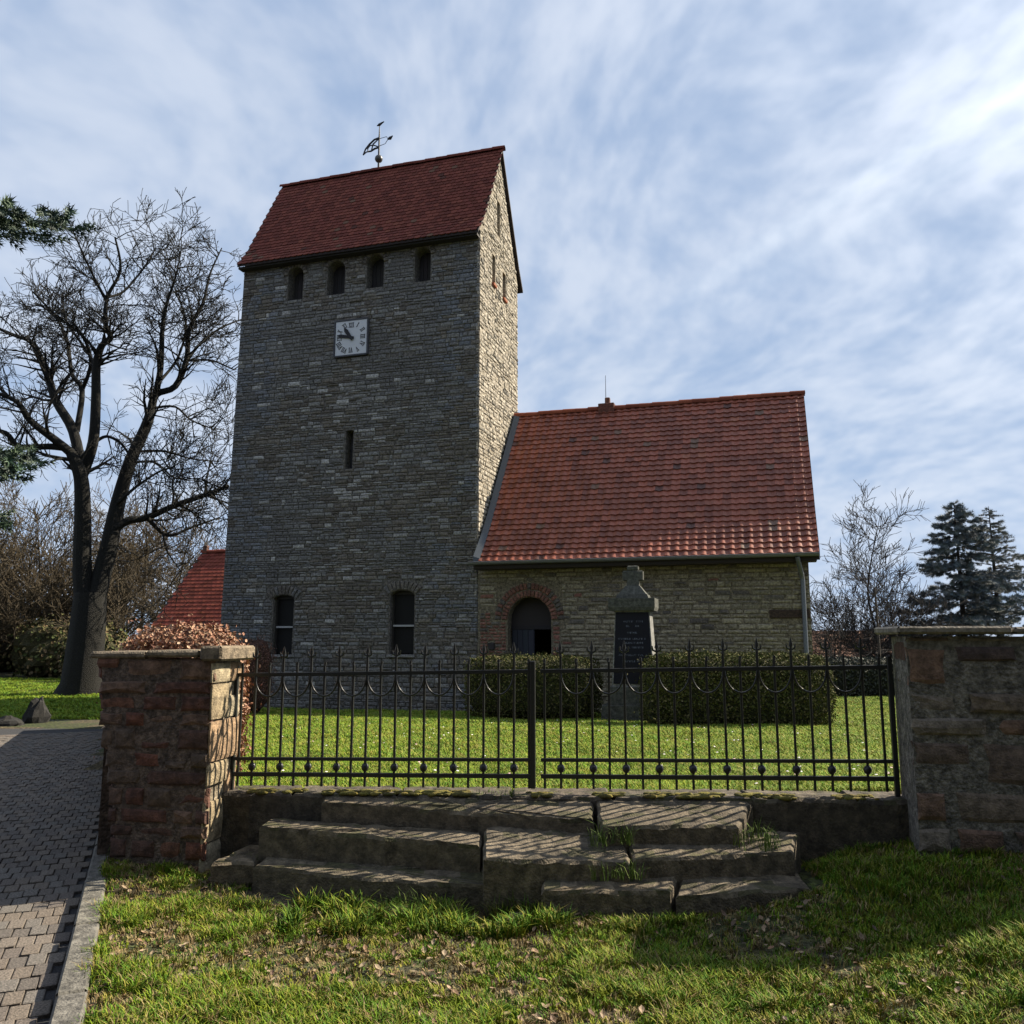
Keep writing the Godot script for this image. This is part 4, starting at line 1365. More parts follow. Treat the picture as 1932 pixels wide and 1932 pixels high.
func scatter(called: String, parent: Node, mesh: Mesh, xs: Array, cs: Array) -> MultiMeshInstance3D:
	var mm := MultiMesh.new()
	mm.transform_format = MultiMesh.TRANSFORM_3D
	mm.use_colors = true
	mm.mesh = mesh
	mm.instance_count = xs.size()
	for i in xs.size():
		mm.set_instance_transform(i, xs[i]); mm.set_instance_color(i, cs[i])
	var o := MultiMeshInstance3D.new()
	o.name = numbered(called) if parent == self else called
	o.multimesh = mm
	parent.add_child(o, true)
	return o

func rand_basis() -> Basis:
	return Basis.from_euler(Vector3(rr(0, TAU), rr(0, TAU), rr(0, TAU)))

# rounded block of leaves; half sizes h, k rounding power
func hedge(o: Node3D, h: Vector3, n: int, leaf: Mesh, tones: Array, power := 5.0, lump := 0.06) -> void:
	var ns := noise(int(h.x * 100) + 3, 1.6, 3)
	var surf := func(dv: Vector3) -> Vector3:
		var e := pow(pow(absf(dv.x), power) + pow(absf(dv.y), power) + pow(absf(dv.z), power), -1.0 / power)
		return dv * e
	var core := MB.new()
	var seg := 14
	var P := []
	for j in seg + 1:
		var row := []
		for i in seg * 2 + 1:
			var th := PI * j / seg
			var ph := TAU * i / (seg * 2)
			var s: Vector3 = surf.call(Vector3(sin(th) * cos(ph), cos(th), sin(th) * sin(ph)))
			row.append(Vector3(0, h.y, 0) + s * (h - Vector3(0.09, 0.08, 0.09)) * (1.0 + ns.get_noise_3dv(s * 2.0) * lump * 0.6))
		P.append(row)
	for j in seg:
		for i in seg * 2: core.quad(P[j][i], P[j][i + 1], P[j + 1][i + 1], P[j + 1][i], tones[0])
	build("twig_core", core, M.bark, o)
	var xs := []
	var cs := []
	var area := Vector3(h.y * h.z, h.x * h.z, h.x * h.y)
	var tot := area.x + area.y + area.z
	for k in n:
		var r := rng.randf() * tot
		var dv := Vector3(rr(-1, 1), rr(-1, 1), rr(-1, 1))
		if r < area.x: dv.x = 1.0 if rng.randf() < 0.5 else -1.0
		elif r < area.x + area.y: dv.y = 1.0 if rng.randf() < 0.8 else -1.0
		else: dv.z = 1.0 if rng.randf() < 0.6 else -1.0
		var s: Vector3 = surf.call(dv)
		var p: Vector3 = Vector3(0, h.y, 0) + s * h * (1.0 + ns.get_noise_3dv(s * 2.0) * lump - absf(rng.randfn(0.0, 0.035)) / maxf(0.3, h.x)) + s * (absf(rng.randfn(0.0, 0.05)) if rng.randf() < 0.08 else 0.0)
		var nb := Basis.looking_at(-(s * Vector3(1 / h.x, 1 / h.y, 1 / h.z)).normalized() + Vector3(0.001, 0.002, 0.001), Vector3(0.1, 0.97, 0.13)) * Basis.from_euler(Vector3(rr(-.8, .8), rr(-.8, .8), rr(0, TAU)))
		xs.append(Transform3D(nb.scaled_local(Vector3.ONE * rr(0.6, 1.25)), p))
		cs.append(jit(tones[rng.randi() % tones.size()], 0.22))
	var f := scatter("foliage", o, leaf, xs, cs)
	f.set_meta("kind", "stuff")

func hedges() -> void:
	var small := leaf_mesh(0.045, 0.016, M.leaf)
	var box := [col(0.064, 0.071, 0.019), col(0.098, 0.094, 0.034), col(0.045, 0.056, 0.015), col(0.128, 0.112, 0.053), col(0.075, 0.079, 0.022)]
	var h1 := thing("box_hedge", "clipped box hedge block before the arched church door", "hedge", Vector3(0.45, ground_h(0.4, 17.5), -18.2), deg_to_rad(-22))
	hedge(h1, Vector3(1.36, 0.64, 0.85), 15000, small, box, 6.0, 0.05)
	var h2 := thing("box_hedge", "long clipped box hedge in front of the stone memorial", "hedge", Vector3(4.05, ground_h(3.7, 15.6) - 0.05, -15.75), deg_to_rad(-6))
	hedge(h2, Vector3(1.68, 0.66, 0.6), 20000, small, box, 6.0, 0.05)
	var dry := leaf_mesh(0.034, 0.012, M.dry)
	var br := [col(0.28, 0.13, 0.07), col(0.21, 0.09, 0.05), col(0.33, 0.19, 0.115), col(0.15, 0.065, 0.04), col(0.38, 0.25, 0.16)]
	var h3 := thing("beech_hedge", "domed beech hedge with dry copper leaves rising over the red pillar", "hedge", Vector3(-2.85, 0.3, -7.5), deg_to_rad(4))
	hedge(h3, Vector3(0.52, 0.725, 0.42), 15000, dry, br, 3.6, 0.12)
	var h4 := thing("beech_shrub", "dark brown leafy shrub standing against the tower foot", "shrub", Vector3(-6.0, ground_h(-6, 20), -20.0), 0.2)
	hedge(h4, Vector3(0.5, 0.9, 0.5), 2500, dry, [col(0.12, 0.055, 0.04), col(0.16, 0.07, 0.045), col(0.09, 0.045, 0.03)], 2.4, 0.3)
	var dk := [col(0.022, 0.03, 0.016), col(0.03, 0.035, 0.02), col(0.02, 0.025, 0.018)]
	var h5 := thing("dark_hedge", "dark evergreen hedge closing the far end of the churchyard lawn", "hedge", Vector3(12.2, ground_h(12, 29) - 0.05, -29.0), 0.0)
	hedge(h5, Vector3(3.4, 0.66, 0.6), 9000, leaf_mesh(0.09, 0.03, M.needle), dk, 6.0, 0.06)

# ---------------------------------------------------------------- trees
func bez(pts: Array, n: int) -> Array:
	# smooth line through points (Catmull-Rom), n steps per span
	var o := []
	for k in pts.size() - 1:
		var p0: Vector3 = pts[max(k - 1, 0)]
		var p1: Vector3 = pts[k]
		var p2: Vector3 = pts[k + 1]
		var p3: Vector3 = pts[min(k + 2, pts.size() - 1)]
		for i in n: o.append(p1.cubic_interpolate(p2, p0, p3, float(i) / n))
	o.append(pts[-1])
	return o

func sprout(mb: MB, at: Vector3, dir: Vector3, l: float, r: float, level: int, c: Color, up: float, kids: float, thin: float) -> void:
	var n := 4 if level > 0 else 3
	var pts := [at]
	var rad := [r]
	var p := at
	var d := dir.normalized()
	for k in n:
		d = (d + Vector3(rr(-1, 1), rr(-1, 1) + up, rr(-1, 1)) * 0.24).normalized()
		p += d * l / n
		pts.append(p); rad.append(maxf(r * (1.0 - 0.8 * (k + 1) / n), thin))
	mb.tube(pts, rad, 4 if level > 1 else 3, c)
	if level == 0: return
	var cnt := int(kids * l + rng.randf())
	for k in cnt:
		var t := rr(0.22, 1.0) * n
		var i := mini(int(t), n - 1)
		var q: Vector3 = pts[i].lerp(pts[i + 1], t - i)
		var dd: Vector3 = (pts[i + 1] - pts[i]).normalized()
		var sd := dd.cross(Vector3(rr(-1, 1), rr(-1, 1), rr(-1, 1))).normalized()
		sprout(mb, q, dd * rr(0.5, 0.9) + sd * rr(0.5, 1.0) + Vector3(0, up * 0.6, 0), l * rr(0.38, 0.62), maxf(rad[i] * 0.55, thin), level - 1, c, up, kids * 1.35, thin)

func bare_tree(o: Node3D, height: float, spread: float, trunk_r: float, c: Color, thin: float, limbs: int, levels := 3, kids := 2.2) -> void:
	var t := MB.new()
	var pts := [Vector3(0, -0.3, 0), Vector3(rr(-.1, .1), height * 0.25, rr(-.1, .1)), Vector3(rr(-.3, .3), height * 0.55, rr(-.3, .3)), Vector3(rr(-.4, .4), height * 0.92, rr(-.4, .4))]
	var line := bez(pts, 5)
	var rad := []
	for k in line.size(): rad.append(lerpf(trunk_r, thin, pow(float(k) / (line.size() - 1), 0.8)))
	t.tube(line, rad, 8, c)
	build("trunk", t, M.bark, o)
	var b := MB.new()
	for k in limbs:
		var f := rr(0.2, 0.97)
		var i := mini(int(f * (line.size() - 1)), line.size() - 2)
		var a := rr(0, TAU)
		sprout(b, line[i], Vector3(cos(a), rr(0.3, 1.1), sin(a)), spread * (1.05 - 0.55 * f) * rr(0.7, 1.1), maxf(rad[i] * 0.5, thin * 1.5), levels, c, 0.25, kids, thin)
	build("crown", b, M.bark, o)

func sprig_mesh(l: float, m: Material) -> ArrayMesh:
	var mb := MB.new()
	var c := col(1, 1, 1)
	for k in 7:
		var a := TAU * k / 7.0
		for s in 3:
			var y := l * (0.1 + 0.3 * s)
			var d := Vector3(cos(a + s), 0.9, sin(a + s)).normalized() * l * 0.55
			var sd := Vector3(-sin(a + s), 0, cos(a + s)) * l * 0.07
			mb.tri(Vector3(0, y, 0) - sd, Vector3(0, y, 0) + sd, Vector3(0, y, 0) + d, c)
	return mb.mesh(m)

func conifer(o: Node3D, height: float, width: float, tones: Array, sprig: Mesh, step: float, dense: float, extra := [], droop := 0.35, from := 0.06) -> void:
	var t := MB.new()
	t.tube([Vector3(0, -0.5, 0), Vector3(0.02, height * 0.5, 0.02), Vector3(0, height, 0)], [height * 0.018 + 0.05, height * 0.011, 0.012], 8, col(0.06, 0.045, 0.035))
	build("trunk", t, M.bark, o)
	var b := MB.new()
	var xs := []
	var cs := []
	var list := []
	var y := height * from
	while y < height - 0.1:
		var f := y / height
		var r := width * pow(1.0 - f, 0.85) * rr(0.75, 1.12) + 0.08
		list.append([y, rr(0, TAU), r])
		y += step * rr(0.5, 1.5) * (1.0 - 0.45 * f)
	for e in extra: list.append(e)
	for e in list:
		var d := Vector3(cos(e[1]), 0, sin(e[1]))
		var sd := Vector3(-d.z, 0, d.x)
		var pts := []
		var rad := []
		var n := maxi(3, int(e[2] / 0.35))
		for k in n + 1:
			var q := float(k) / n
			pts.append(Vector3(0, e[0], 0) + d * e[2] * q + Vector3(0, -droop * e[2] * (q - 0.62 * q * q * q), 0) + sd * rr(-.04, .04))
			rad.append(lerpf(0.03, 0.006, q))
		b.tube(pts, rad, 4, col(0.06, 0.045, 0.035))
		var cnt := int(e[2] * dense)
		for k in cnt:
			var q := pow(rng.randf(), 0.75)
			var i := mini(int(q * n), n - 1)
			var p: Vector3 = pts[i].lerp(pts[i + 1], q * n - i)
			var side := sd * (1.0 if rng.randf() < 0.5 else -1.0)
			var off: float = rr(0.0, 0.34) * e[2] * (1.0 - q * 0.75)
			p += side * off + d * off * 0.6 + Vector3(0, rr(-.10, .05) * e[2] * 0.4, 0)
			var dv := (side * rr(0.2, 1.0) + d * rr(0.5, 1.2) + Vector3(0, rr(-0.5, 0.45), 0)).normalized()
			var bs := Basis(Quaternion(Vector3.UP, dv)) * Basis(Vector3.UP, rr(0, TAU))
			xs.append(Transform3D(bs.scaled_local(Vector3.ONE * rr(0.7, 1.3)), p))
			cs.append(jit(tones[rng.randi() % tones.size()], 0.25))
	build("branches", b, M.bark, o)
	var f := scatter("crown", o, sprig, xs, cs)
	f.set_meta("kind", "stuff")

func big_tree() -> void:
	var F := 26.0
	var base := pix(152, 1312, F)
	var t := thing("bare_tree", "large leafless tree with forked dark trunk beside the church tower", "tree", Vector3(base.x, 0, -F))
	var c := col(0.022, 0.02, 0.019)
	# limbs traced on the photograph: zoomed coordinates, start radius, end radius, depth drift
	var P := func(x, y, dz): return pix(x * 0.5166, 354.2 + y * 0.5166, F + dz) - Vector3(base.x, 0, -F)
	var limbs := [
		[[[285, 1880], [300, 1780], [314, 1660], [324, 1560], [330, 1480]], 0.60, 0.46, 0, 0],
		[[[312, 1560], [300, 1400], [302, 1250], [300, 1110], [290, 1040], [262, 970]], 0.34, 0.20, 0, -0.5],
		[[[338, 1560], [368, 1430], [400, 1300], [420, 1200], [445, 1100], [480, 990], [530, 880], [552, 815]], 0.34, 0.17, 0, 0.8],
		[[[262, 970], [200, 920], [110, 850], [60, 780], [-40, 740]], 0.17, 0.05, -0.5, -2.0],
		[[[240, 950], [180, 945], [70, 945], [20, 895], [-60, 880]], 0.14, 0.06, -0.6, -1.5],
		[[[300, 1050], [268, 890], [205, 780], [172, 680], [120, 570], [55, 540], [-40, 500]], 0.20, 0.05, 0.2, 1.5],
		[[[280, 890], [300, 740], [262, 680], [246, 560], [200, 470], [130, 420]], 0.11, 0.03, 0.5, 2.5],
		[[[300, 740], [332, 640], [300, 540], [210, 470], [120, 380]], 0.08, 0.03, 1.0, -1.0],
		[[[300, 1050], [340, 930], [350, 780], [352, 650], [370, 580], [404, 545], [386, 500], [392, 400], [440, 300], [420, 180]], 0.20, 0.03, 0.0, -1.0],
		[[[352, 660], [320, 600], [240, 480], [230, 380]], 0.07, 0.025, 0, 1.0],
		[[[392, 420], [330, 300], [250, 120]], 0.06, 0.02, -0.5, -1.5],
		[[[392, 400], [450, 380], [520, 300], [570, 220]], 0.06, 0.02, -0.5, 0.5],
		[[[345, 930], [390, 908], [440, 932], [472, 975]], 0.07, 0.04, 0, 0.8],
		[[[552, 815], [570, 755], [640, 725], [682, 625], [690, 520], [742, 420], [765, 320], [810, 220]], 0.16, 0.02, 0.8, 1.6],
		[[[552, 815], [582, 690], [590, 600], [594, 500], [610, 420], [640, 330], [660, 240]], 0.13, 0.02, 0.8, 0.0],
		[[[580, 690], [572, 590], [535, 510]], 0.06, 0.02, 0.6, 0.2],
		[[[590, 700], [650, 620], [680, 500], [650, 400]], 0.06, 0.02, 0.6, 2.0],
		[[[690, 620], [740, 560], [810, 510], [885, 480]], 0.06, 0.03, 1.2, 2.4],
		[[[690, 632], [770, 630], [855, 665]], 0.05, 0.03, 1.2, 1.8],
		[[[560, 805], [640, 800], [700, 850], [790, 885]], 0.06, 0.02, 0.8, 2.0],
		[[[432, 1150], [500, 1090], [585, 1035], [640, 1020]], 0.07, 0.02, 0.2, -1.5],
		[[[418, 1245], [470, 1215], [535, 1205], [640, 1160], [760, 1118], [835, 1088]], 0.17, 0.07, 0.2, 1.6],
		[[[540, 1208], [612, 1270], [700, 1240], [800, 1205]], 0.08, 0.03, 0.6, 2.2],
		[[[595, 1255], [612, 1330], [665, 1405]], 0.05, 0.015, 0.6, 1.0],
		[[[482, 965], [600, 962], [700, 990], [800, 1000]], 0.06, 0.02, 0.5, 2.0],
		[[[470, 1010], [560, 1000], [640, 1060], [740, 1060]], 0.05, 0.02, 0.5, -1.0]]
	var tr := MB.new()
	var cr := MB.new()
	for li in limbs.size():
		var e = limbs[li]
		var pts := []
		var n: int = e[0].size()
		for k in n: pts.append(P.call(e[0][k][0], e[0][k][1], lerpf(e[3], e[4], float(k) / (n - 1))))
		var line := bez(pts, 4)
		var rad := []
		for k in line.size(): rad.append(lerpf(e[1], e[2], float(k) / (line.size() - 1)) * (1.0 if li == 0 else 0.88))
		if li == 0: rad[0] = 1.0; rad[1] = 0.78; rad[2] = 0.68
		(tr if li < 3 else cr).tube(line, rad, 9 if li < 3 else 6, c)
		if li < 1: continue
		var total := 0.0
		for k in line.size() - 1: total += line[k].distance_to(line[k + 1])
		var cnt := int(total * (5.6 if li > 2 else 0.8))
		for k in cnt:
			var q := rr(0.30 if li > 2 else 0.7, 1.0) * (line.size() - 1)
			var i := mini(int(q), line.size() - 2)
			var dd: Vector3 = (line[i + 1] - line[i]).normalized()
			var sd := dd.cross(Vector3(rr(-1, 1), rr(-1, 1), rr(-1, 1))).normalized()
			sprout(cr, line[i].lerp(line[i + 1], q - i), dd * 0.5 + sd + Vector3(0, 0.15, 0), rr(0.6, 1.7), maxf(rad[i] * 0.4, 0.02), 2, c, 0.12, 4.0, 0.009)
	build("trunk", tr, M.bark, t)
	build("crown", cr, M.bark, t)

func trees() -> void:
	big_tree()
	rng.seed = 909
	# thicket behind the big tree
	var spots := [[-22.5, 40.0, 8.5, "leafless tree with mossy brown twigs in the thicket behind the forked tree"], [-19.0, 44.0, 9.0, ""], [-26.0, 46.0, 9.5, ""], [-16.2, 42.0, 7.5, ""], [-13.8, 47.0, 7.0, ""], [-29.0, 42.0, 8.0, ""], [-12.2, 40.0, 5.0, ""], [-24.2, 38.0, 6.0, ""], [-20.8, 41.0, 6.5, ""], [-17.8, 38.0, 5.5, ""], [-15.0, 39.0, 5.0, ""], [-21.8, 48.0, 9.0, ""], [-25.2, 41.0, 5.0, ""], [-28.0, 45.0, 5.5, ""], [-26.6, 43.0, 4.5, ""], [-23.2, 43.5, 5.0, ""], [-30.5, 49.0, 7.0, ""]]
	for k in spots.size():
		var s = spots[k]
		var o := thing("thicket_tree", spots[0][3], "tree", Vector3(s[0], -0.2, -s[1]), 0.0, "leafless trees of the thicket")
		bare_tree(o, s[2], s[2] * 0.5, 0.14, col(0.14, 0.112, 0.07), 0.014, 30, 2, 3.2)  # twig brown lightened, distance haze put into the colour
	var sm_leaf := leaf_mesh(0.16, 0.07, M.leaf)
	var ol := [col(0.105, 0.105, 0.042), col(0.070, 0.084, 0.031), col(0.140, 0.119, 0.056), col(0.154, 0.112, 0.063)]  # leaf tones lightened for the same painted haze
	for s in [[-26.6, 44.5, 4.0, 1.3], [-29.5, 47.0, 4.4, 1.5], [-23.6, 45.0, 4.0, 1.3], [-24.5, 37.0, 3.6, 1.4], [-20.6, 38.5, 3.2, 1.3], [-17.6, 36.5, 2.6, 1.15], [-15.0, 36.0, 2.4, 0.95], [-12.6, 37.0, 3.0, 1.2]]:
		var o := thing("ivy_bush", "shaggy olive brown bush at the edge of the thicket", "bush", Vector3(s[0], -0.25, -s[1]), rr(0, 3), "bushes of the thicket")
		hedge(o, Vector3(s[2] * 0.5, s[3], s[2] * 0.45), 1500, sm_leaf, ol, 2.2, 0.5)
	# conifer whose boughs reach into view
	var cn := thing("spruce_tree", "dark green spruce whose boughs hang over the paved road", "tree", Vector3(-11.4, 0, -14.0))
	var gs := [col(0.02, 0.045, 0.028), col(0.03, 0.06, 0.03), col(0.016, 0.035, 0.026), col(0.04, 0.07, 0.035)]
	conifer(cn, 13.0, 2.3, gs, sprig_mesh(0.24, M.needle), 0.28, 34, [[9.3, -0.03, 3.55], [9.1, 0.22, 2.9], [9.45, -0.28, 2.95], [4.75, 0.05, 3.1], [5.1, -0.2, 2.95], [3.9, 0.1, 2.95]], 0.22)
	# beyond the nave
	var sp := thing("spruce_tree", "dense green spruce with blue haze in its colour rising behind the high brown wall", "tree", Vector3(21.1, -1.0, -40.0))
	var bs := [col(0.07, 0.095, 0.11), col(0.095, 0.12, 0.115), col(0.06, 0.08, 0.092), col(0.13, 0.135, 0.122)]  # needle tones lightened and blued to put far haze into them
	conifer(sp, 9.1, 4.9, bs, sprig_mesh(0.30, M.needle), 0.10, 20, [], 0.22)
	var la := thing("larch_tree", "thin grey green larch standing next to the dense spruce", "tree", Vector3(23.6, -1.0, -41.5))
	conifer(la, 9.1, 3.6, [col(0.11, 0.12, 0.10), col(0.09, 0.10, 0.09), col(0.14, 0.135, 0.11)], sprig_mesh(0.26, M.needle), 0.11, 8, [], -0.25)
	var b1 := thing("birch_tree", "slender leafless tree with upright twigs beyond the nave corner", "tree", Vector3(16.2, -0.9, -38.0))
	bare_tree(b1, 8.6, 3.0, 0.11, col(0.085, 0.078, 0.075), 0.0105, 60, 2, 3.8)
	for s in [[13.6, 36.0, 4.6], [14.6, 39.0, 4.2], [18.0, 42.0, 4.0], [12.6, 34.0, 2.6]]:
		var o := thing("bare_bush", "twiggy leafless bush between the nave corner and the slender tree", "bush", Vector3(s[0], -0.7, -s[1]), 0.0, "leafless bushes beyond the nave")
		bare_tree(o, s[2], s[2] * 0.45, 0.05, col(0.07, 0.06, 0.055), 0.010, 22, 2, 3.0)
	# outbuilding
	var hs := thing("outbuilding", "low outbuilding with weathered brown tiled roof beyond the dark hedge", "house", Vector3(18.0, -1.2, -45.0), deg_to_rad(-6))
	var w := MB.new()
	w.box(Vector3(-2.4, -0.5, -4.2), Vector3(2.4, 1.75, -0.2), col(0.28, 0.22, 0.18))
	w.tri(Vector3(-2.4, 1.75, -4.2), Vector3(-2.4, 1.75, -0.2), Vector3(-2.4, 3.2, -2.2), col(0.28, 0.22, 0.18))
	w.tri(Vector3(2.4, 1.75, -0.2), Vector3(2.4, 1.75, -4.2), Vector3(2.4, 3.2, -2.2), col(0.28, 0.22, 0.18))
	build("wall", w, M.mortar, hs)
	var pf := [Vector2(-0.1, 1.7), Vector2(2.2, 3.25)]
	var pb := [Vector2(4.5, 1.7), Vector2(2.2, 3.25)]
	var rf := build("roof", roof_body(pf, pb, -2.6, 2.6, 0.08, col(0.05, 0.03, 0.025)), M.wood, hs)
	lay(rf, "roof_tile", "tile_courses", [plain_tile_unit(0.3, 0.3)], red_tones(col(0.16, 0.085, 0.06), 0.6), tile_slope(pf, -2.6, 2.5, 0.3, 0.3, true, false), M.dull_tile)
	var pb0 := pix(1662, 1290, 33.0)
	var pole := thing("wooden_pole", "thin grey wooden pole standing by the dark hedge", "pole", Vector3(pb0.x, -0.9, -33.0))
	var pm := MB.new()
	pm.tube([Vector3(0, 0, 0), Vector3(0.02, 2.4, 0), Vector3(0.0, 4.5, 0)], [0.05, 0.045, 0.035], 8, col(0.16, 0.14, 0.12), true)
	build("shaft", pm, M.bark, pole)

# ---------------------------------------------------------------- grass
func tuft_mesh(l: float, n: int, w: float, spread: float, seed_: int) -> ArrayMesh:
	var mb := MB.new()
	tuft_into(mb, Transform3D.IDENTITY, l, n, w, spread, seed_, col(1, 1, 1))
	return mb.mesh(M.blade)

func tuft_into(mb: MB, xf: Transform3D, l: float, n: int, w: float, spread: float, seed_: int, c: Color) -> void:
	var g := RandomNumberGenerator.new()
	g.seed = seed_
	for k in n:
		var a := g.randf() * TAU
		var d := Vector3(cos(a), 0, sin(a))
		var s := Vector3(-d.z, 0, d.x) * w
		var b := Vector3(g.randf_range(-1, 1), 0, g.randf_range(-1, 1)) * spread
		var h := l * g.randf_range(0.5, 1.1)
		var lean := g.randf_range(0.15, 0.9)
		var m := b + Vector3(0, h * 0.6, 0) + d * h * lean * 0.35
		var t := b + Vector3(0, h * (1.0 - 0.25 * lean), 0) + d * h * lean
		mb.quad(xf * (b - s), xf * (b + s), xf * (m + s * 0.8), xf * (m - s * 0.8), c)
		mb.tri(xf * (m - s * 0.8), xf * (m + s * 0.8), xf * t, c)

func grass() -> void:
	rng.seed = 77
	var cn := noise(91, 0.9, 3)
	var cn2 := noise(92, 3.0, 2)
	var greens := [col(0.115, 0.175, 0.010), col(0.07, 0.14, 0.010), col(0.15, 0.18, 0.014), col(0.175, 0.16, 0.03), col(0.055, 0.115, 0.010)]
	var dry := [col(0.22, 0.17, 0.075), col(0.18, 0.13, 0.06), col(0.26, 0.20, 0.10)]
	var on_step := func(x, f) -> bool:
		return (f > 5.20 and x > -1.75 and x < 1.85 and f > 5.55 - 0.12 * (x + 1.2)) or (x > 0.15 and x < 1.8 and f > 5.2)
	# lawn before the wall: long tufts, short sward
	var xs := [[], [], []]
	var cs := [[], [], []]
	for k in 80000:
		var f := sqrt(rr(3.2 * 3.2, 6.3 * 6.3))
		var x := rr(-2.9, 4.3)
		if absf(x) > f * 0.68 + 0.1 or x < kerb_x(f) + 0.10 + absf(cn2.get_noise_2d(f * 2.0, 3.0)) * 0.12 or f > fence_f(x) - 0.1: continue
		if on_step.call(x, f): continue
		var p := cn.get_noise_2d(x, f) + 0.45 * cn2.get_noise_2d(x, f)
		var bare := p + 0.28 * sm(1.0, -2.0, x) - 0.18 * sm(0.5, 2.6, x)
		if bare > 0.3 and rng.randf() < 0.75: continue
		var which := 0 if p < -0.2 and rng.randf() < 0.7 else (1 if rng.randf() < 0.5 else 2)
		var g: Color = greens[rng.randi() % 5] * 1.2 if rng.randf() > 0.15 + 0.5 * sm(0.1, 0.45, bare) else dry[rng.randi() % 3]
		xs[which].append(Transform3D(Basis(Vector3.UP, rr(0, TAU)).scaled_local(Vector3.ONE * rr(0.6, 1.15)), Vector3(x, ground_h(x, f) - 0.004, -f)))
		cs[which].append(jit(g, 0.25))
	for k in 1700:
		var x := rr(-1.3, 0.3)
		var f := rr(4.95, 5.5) - 0.06 * x
		if cn2.get_noise_2d(x * 1.3, f * 1.3) < 0.02 or on_step.call(x, f + 0.02): continue
		xs[0].append(Transform3D(Basis(Vector3.UP, rr(0, TAU)).scaled_local(Vector3.ONE * rr(0.5, 1.9)), Vector3(x, ground_h(x, f) - 0.004, -f)))
		cs[0].append(jit(greens[rng.randi() % 5], 0.35))
	var meshes := [tuft_mesh(0.085, 8, 0.0026, 0.022, 1), tuft_mesh(0.045, 9, 0.0026, 0.028, 2), tuft_mesh(0.026, 9, 0.0045, 0.03, 3)]
	var words := ["long green grass tufts on the lawn below the steps", "short mown grass on the lawn below the steps", "flat broad leaved ground cover on the lawn below the steps"]
	for k in 3:
		var o := scatter("lawn_grass", self, meshes[k], xs[k], cs[k])
		tag(o, words[k], "grass", "", "stuff")
	# churchyard lawn
	var yx := []
	var yc := []
	for k in 110000:
		var f := 6.35 + pow(rng.randf(), 1.5) * 24.0
		var x := rr(-0.42, 0.56) * f
		if not in_yard(x, f) : continue
		var l := Vector2(x + 0.84, f - 21.0)
		var uu := l.x * 0.9563 - l.y * 0.2924
		var vv := l.x * 0.2924 + l.y * 0.9563
		if uu > -7.5 and uu < 7.9 and vv > -0.1: continue
		var p := cn.get_noise_2d(x, f)
		var g: Color = greens[rng.randi() % 5] * (1.5 + 0.35 * p)
		g = g.lerp(col(0.25, 0.22, 0.09), 0.25 + 0.3 * cn2.get_noise_2d(x * 0.4, f * 0.4)) if rng.randf() < 0.35 else g
		var s := 0.75 + 0.045 * f
		yx.append(Transform3D(Basis(Vector3.UP, rr(0, TAU)).scaled_local(Vector3(s, rr(0.6, 1.1) * (0.8 + 0.02 * f), s)), Vector3(x, ground_h(x, f) - 0.004, -f)))
		yc.append(jit(g, 0.2))
	var yo := scatter("churchyard_grass", self, tuft_mesh(0.075, 8, 0.004, 0.05, 5), yx, yc)
	tag(yo, "sunlit mown grass of the churchyard behind the gate", "grass", "", "stuff")
	# verge across the road
	var vx := []
	var vc := []
	for k in 14000:
		var f := 16.6 + pow(rng.randf(), 1.3) * 20.0
		var x := -rr(0.42, 0.66) * f
		if in_yard(x, f) or f < 16.3 - x * 0.16: continue
		vx.append(Transform3D(Basis(Vector3.UP, rr(0, TAU)).scaled_local(Vector3(1.6, rr(0.7, 1.3), 1.6)), Vector3(x, ground_h(x, f) - 0.004, -f)))
		vc.append(jit(greens[rng.randi() % 3] * 1.25, 0.2))
	var vo := scatter("verge_grass", self, tuft_mesh(0.075, 8, 0.004, 0.05, 6), vx, vc)
	tag(vo, "bright grass verge beyond the end of the paved road", "grass", "", "stuff")
	# daisies
	var dx := []
	var dc := []
	for k in 420:
		var f := rr(6.6, 17.0)
		var x := rr(-0.36, 0.5) * f
		if not in_yard(x, f) or cn.get_noise_2d(x * 0.6, f * 0.6) < -0.05: continue
		dx.append(Transform3D(Basis.from_euler(Vector3(rr(-.3, .3), 0, rr(-.3, .3))), Vector3(x, ground_h(x, f) + 0.06, -f)))
		dc.append(col(0.75, 0.72, 0.68) if rng.randf() < 0.75 else col(0.62, 0.42, 0.42))
	var dm := MB.new()
	for k in 8:
		var a := TAU * k / 8
		var b := TAU * (k + 1) / 8
		dm.tri(Vector3(0, 0.004, 0), Vector3(sin(a), 0, cos(a)) * 0.013, Vector3(sin(b), 0, cos(b)) * 0.013, col(1, 1, 1))
	var dz := scatter("daisies", self, dm.mesh(M.leaf), dx, dc)
	tag(dz, "small white daisies dotted over the churchyard grass", "flowers", "", "stuff")
	# dry leaves
	var lx := []
	var lc := []
	var lt := [col(0.17, 0.11, 0.06), col(0.11, 0.062, 0.036), col(0.21, 0.15, 0.09), col(0.08, 0.048, 0.03), col(0.29, 0.21, 0.13), col(0.16, 0.09, 0.045)]
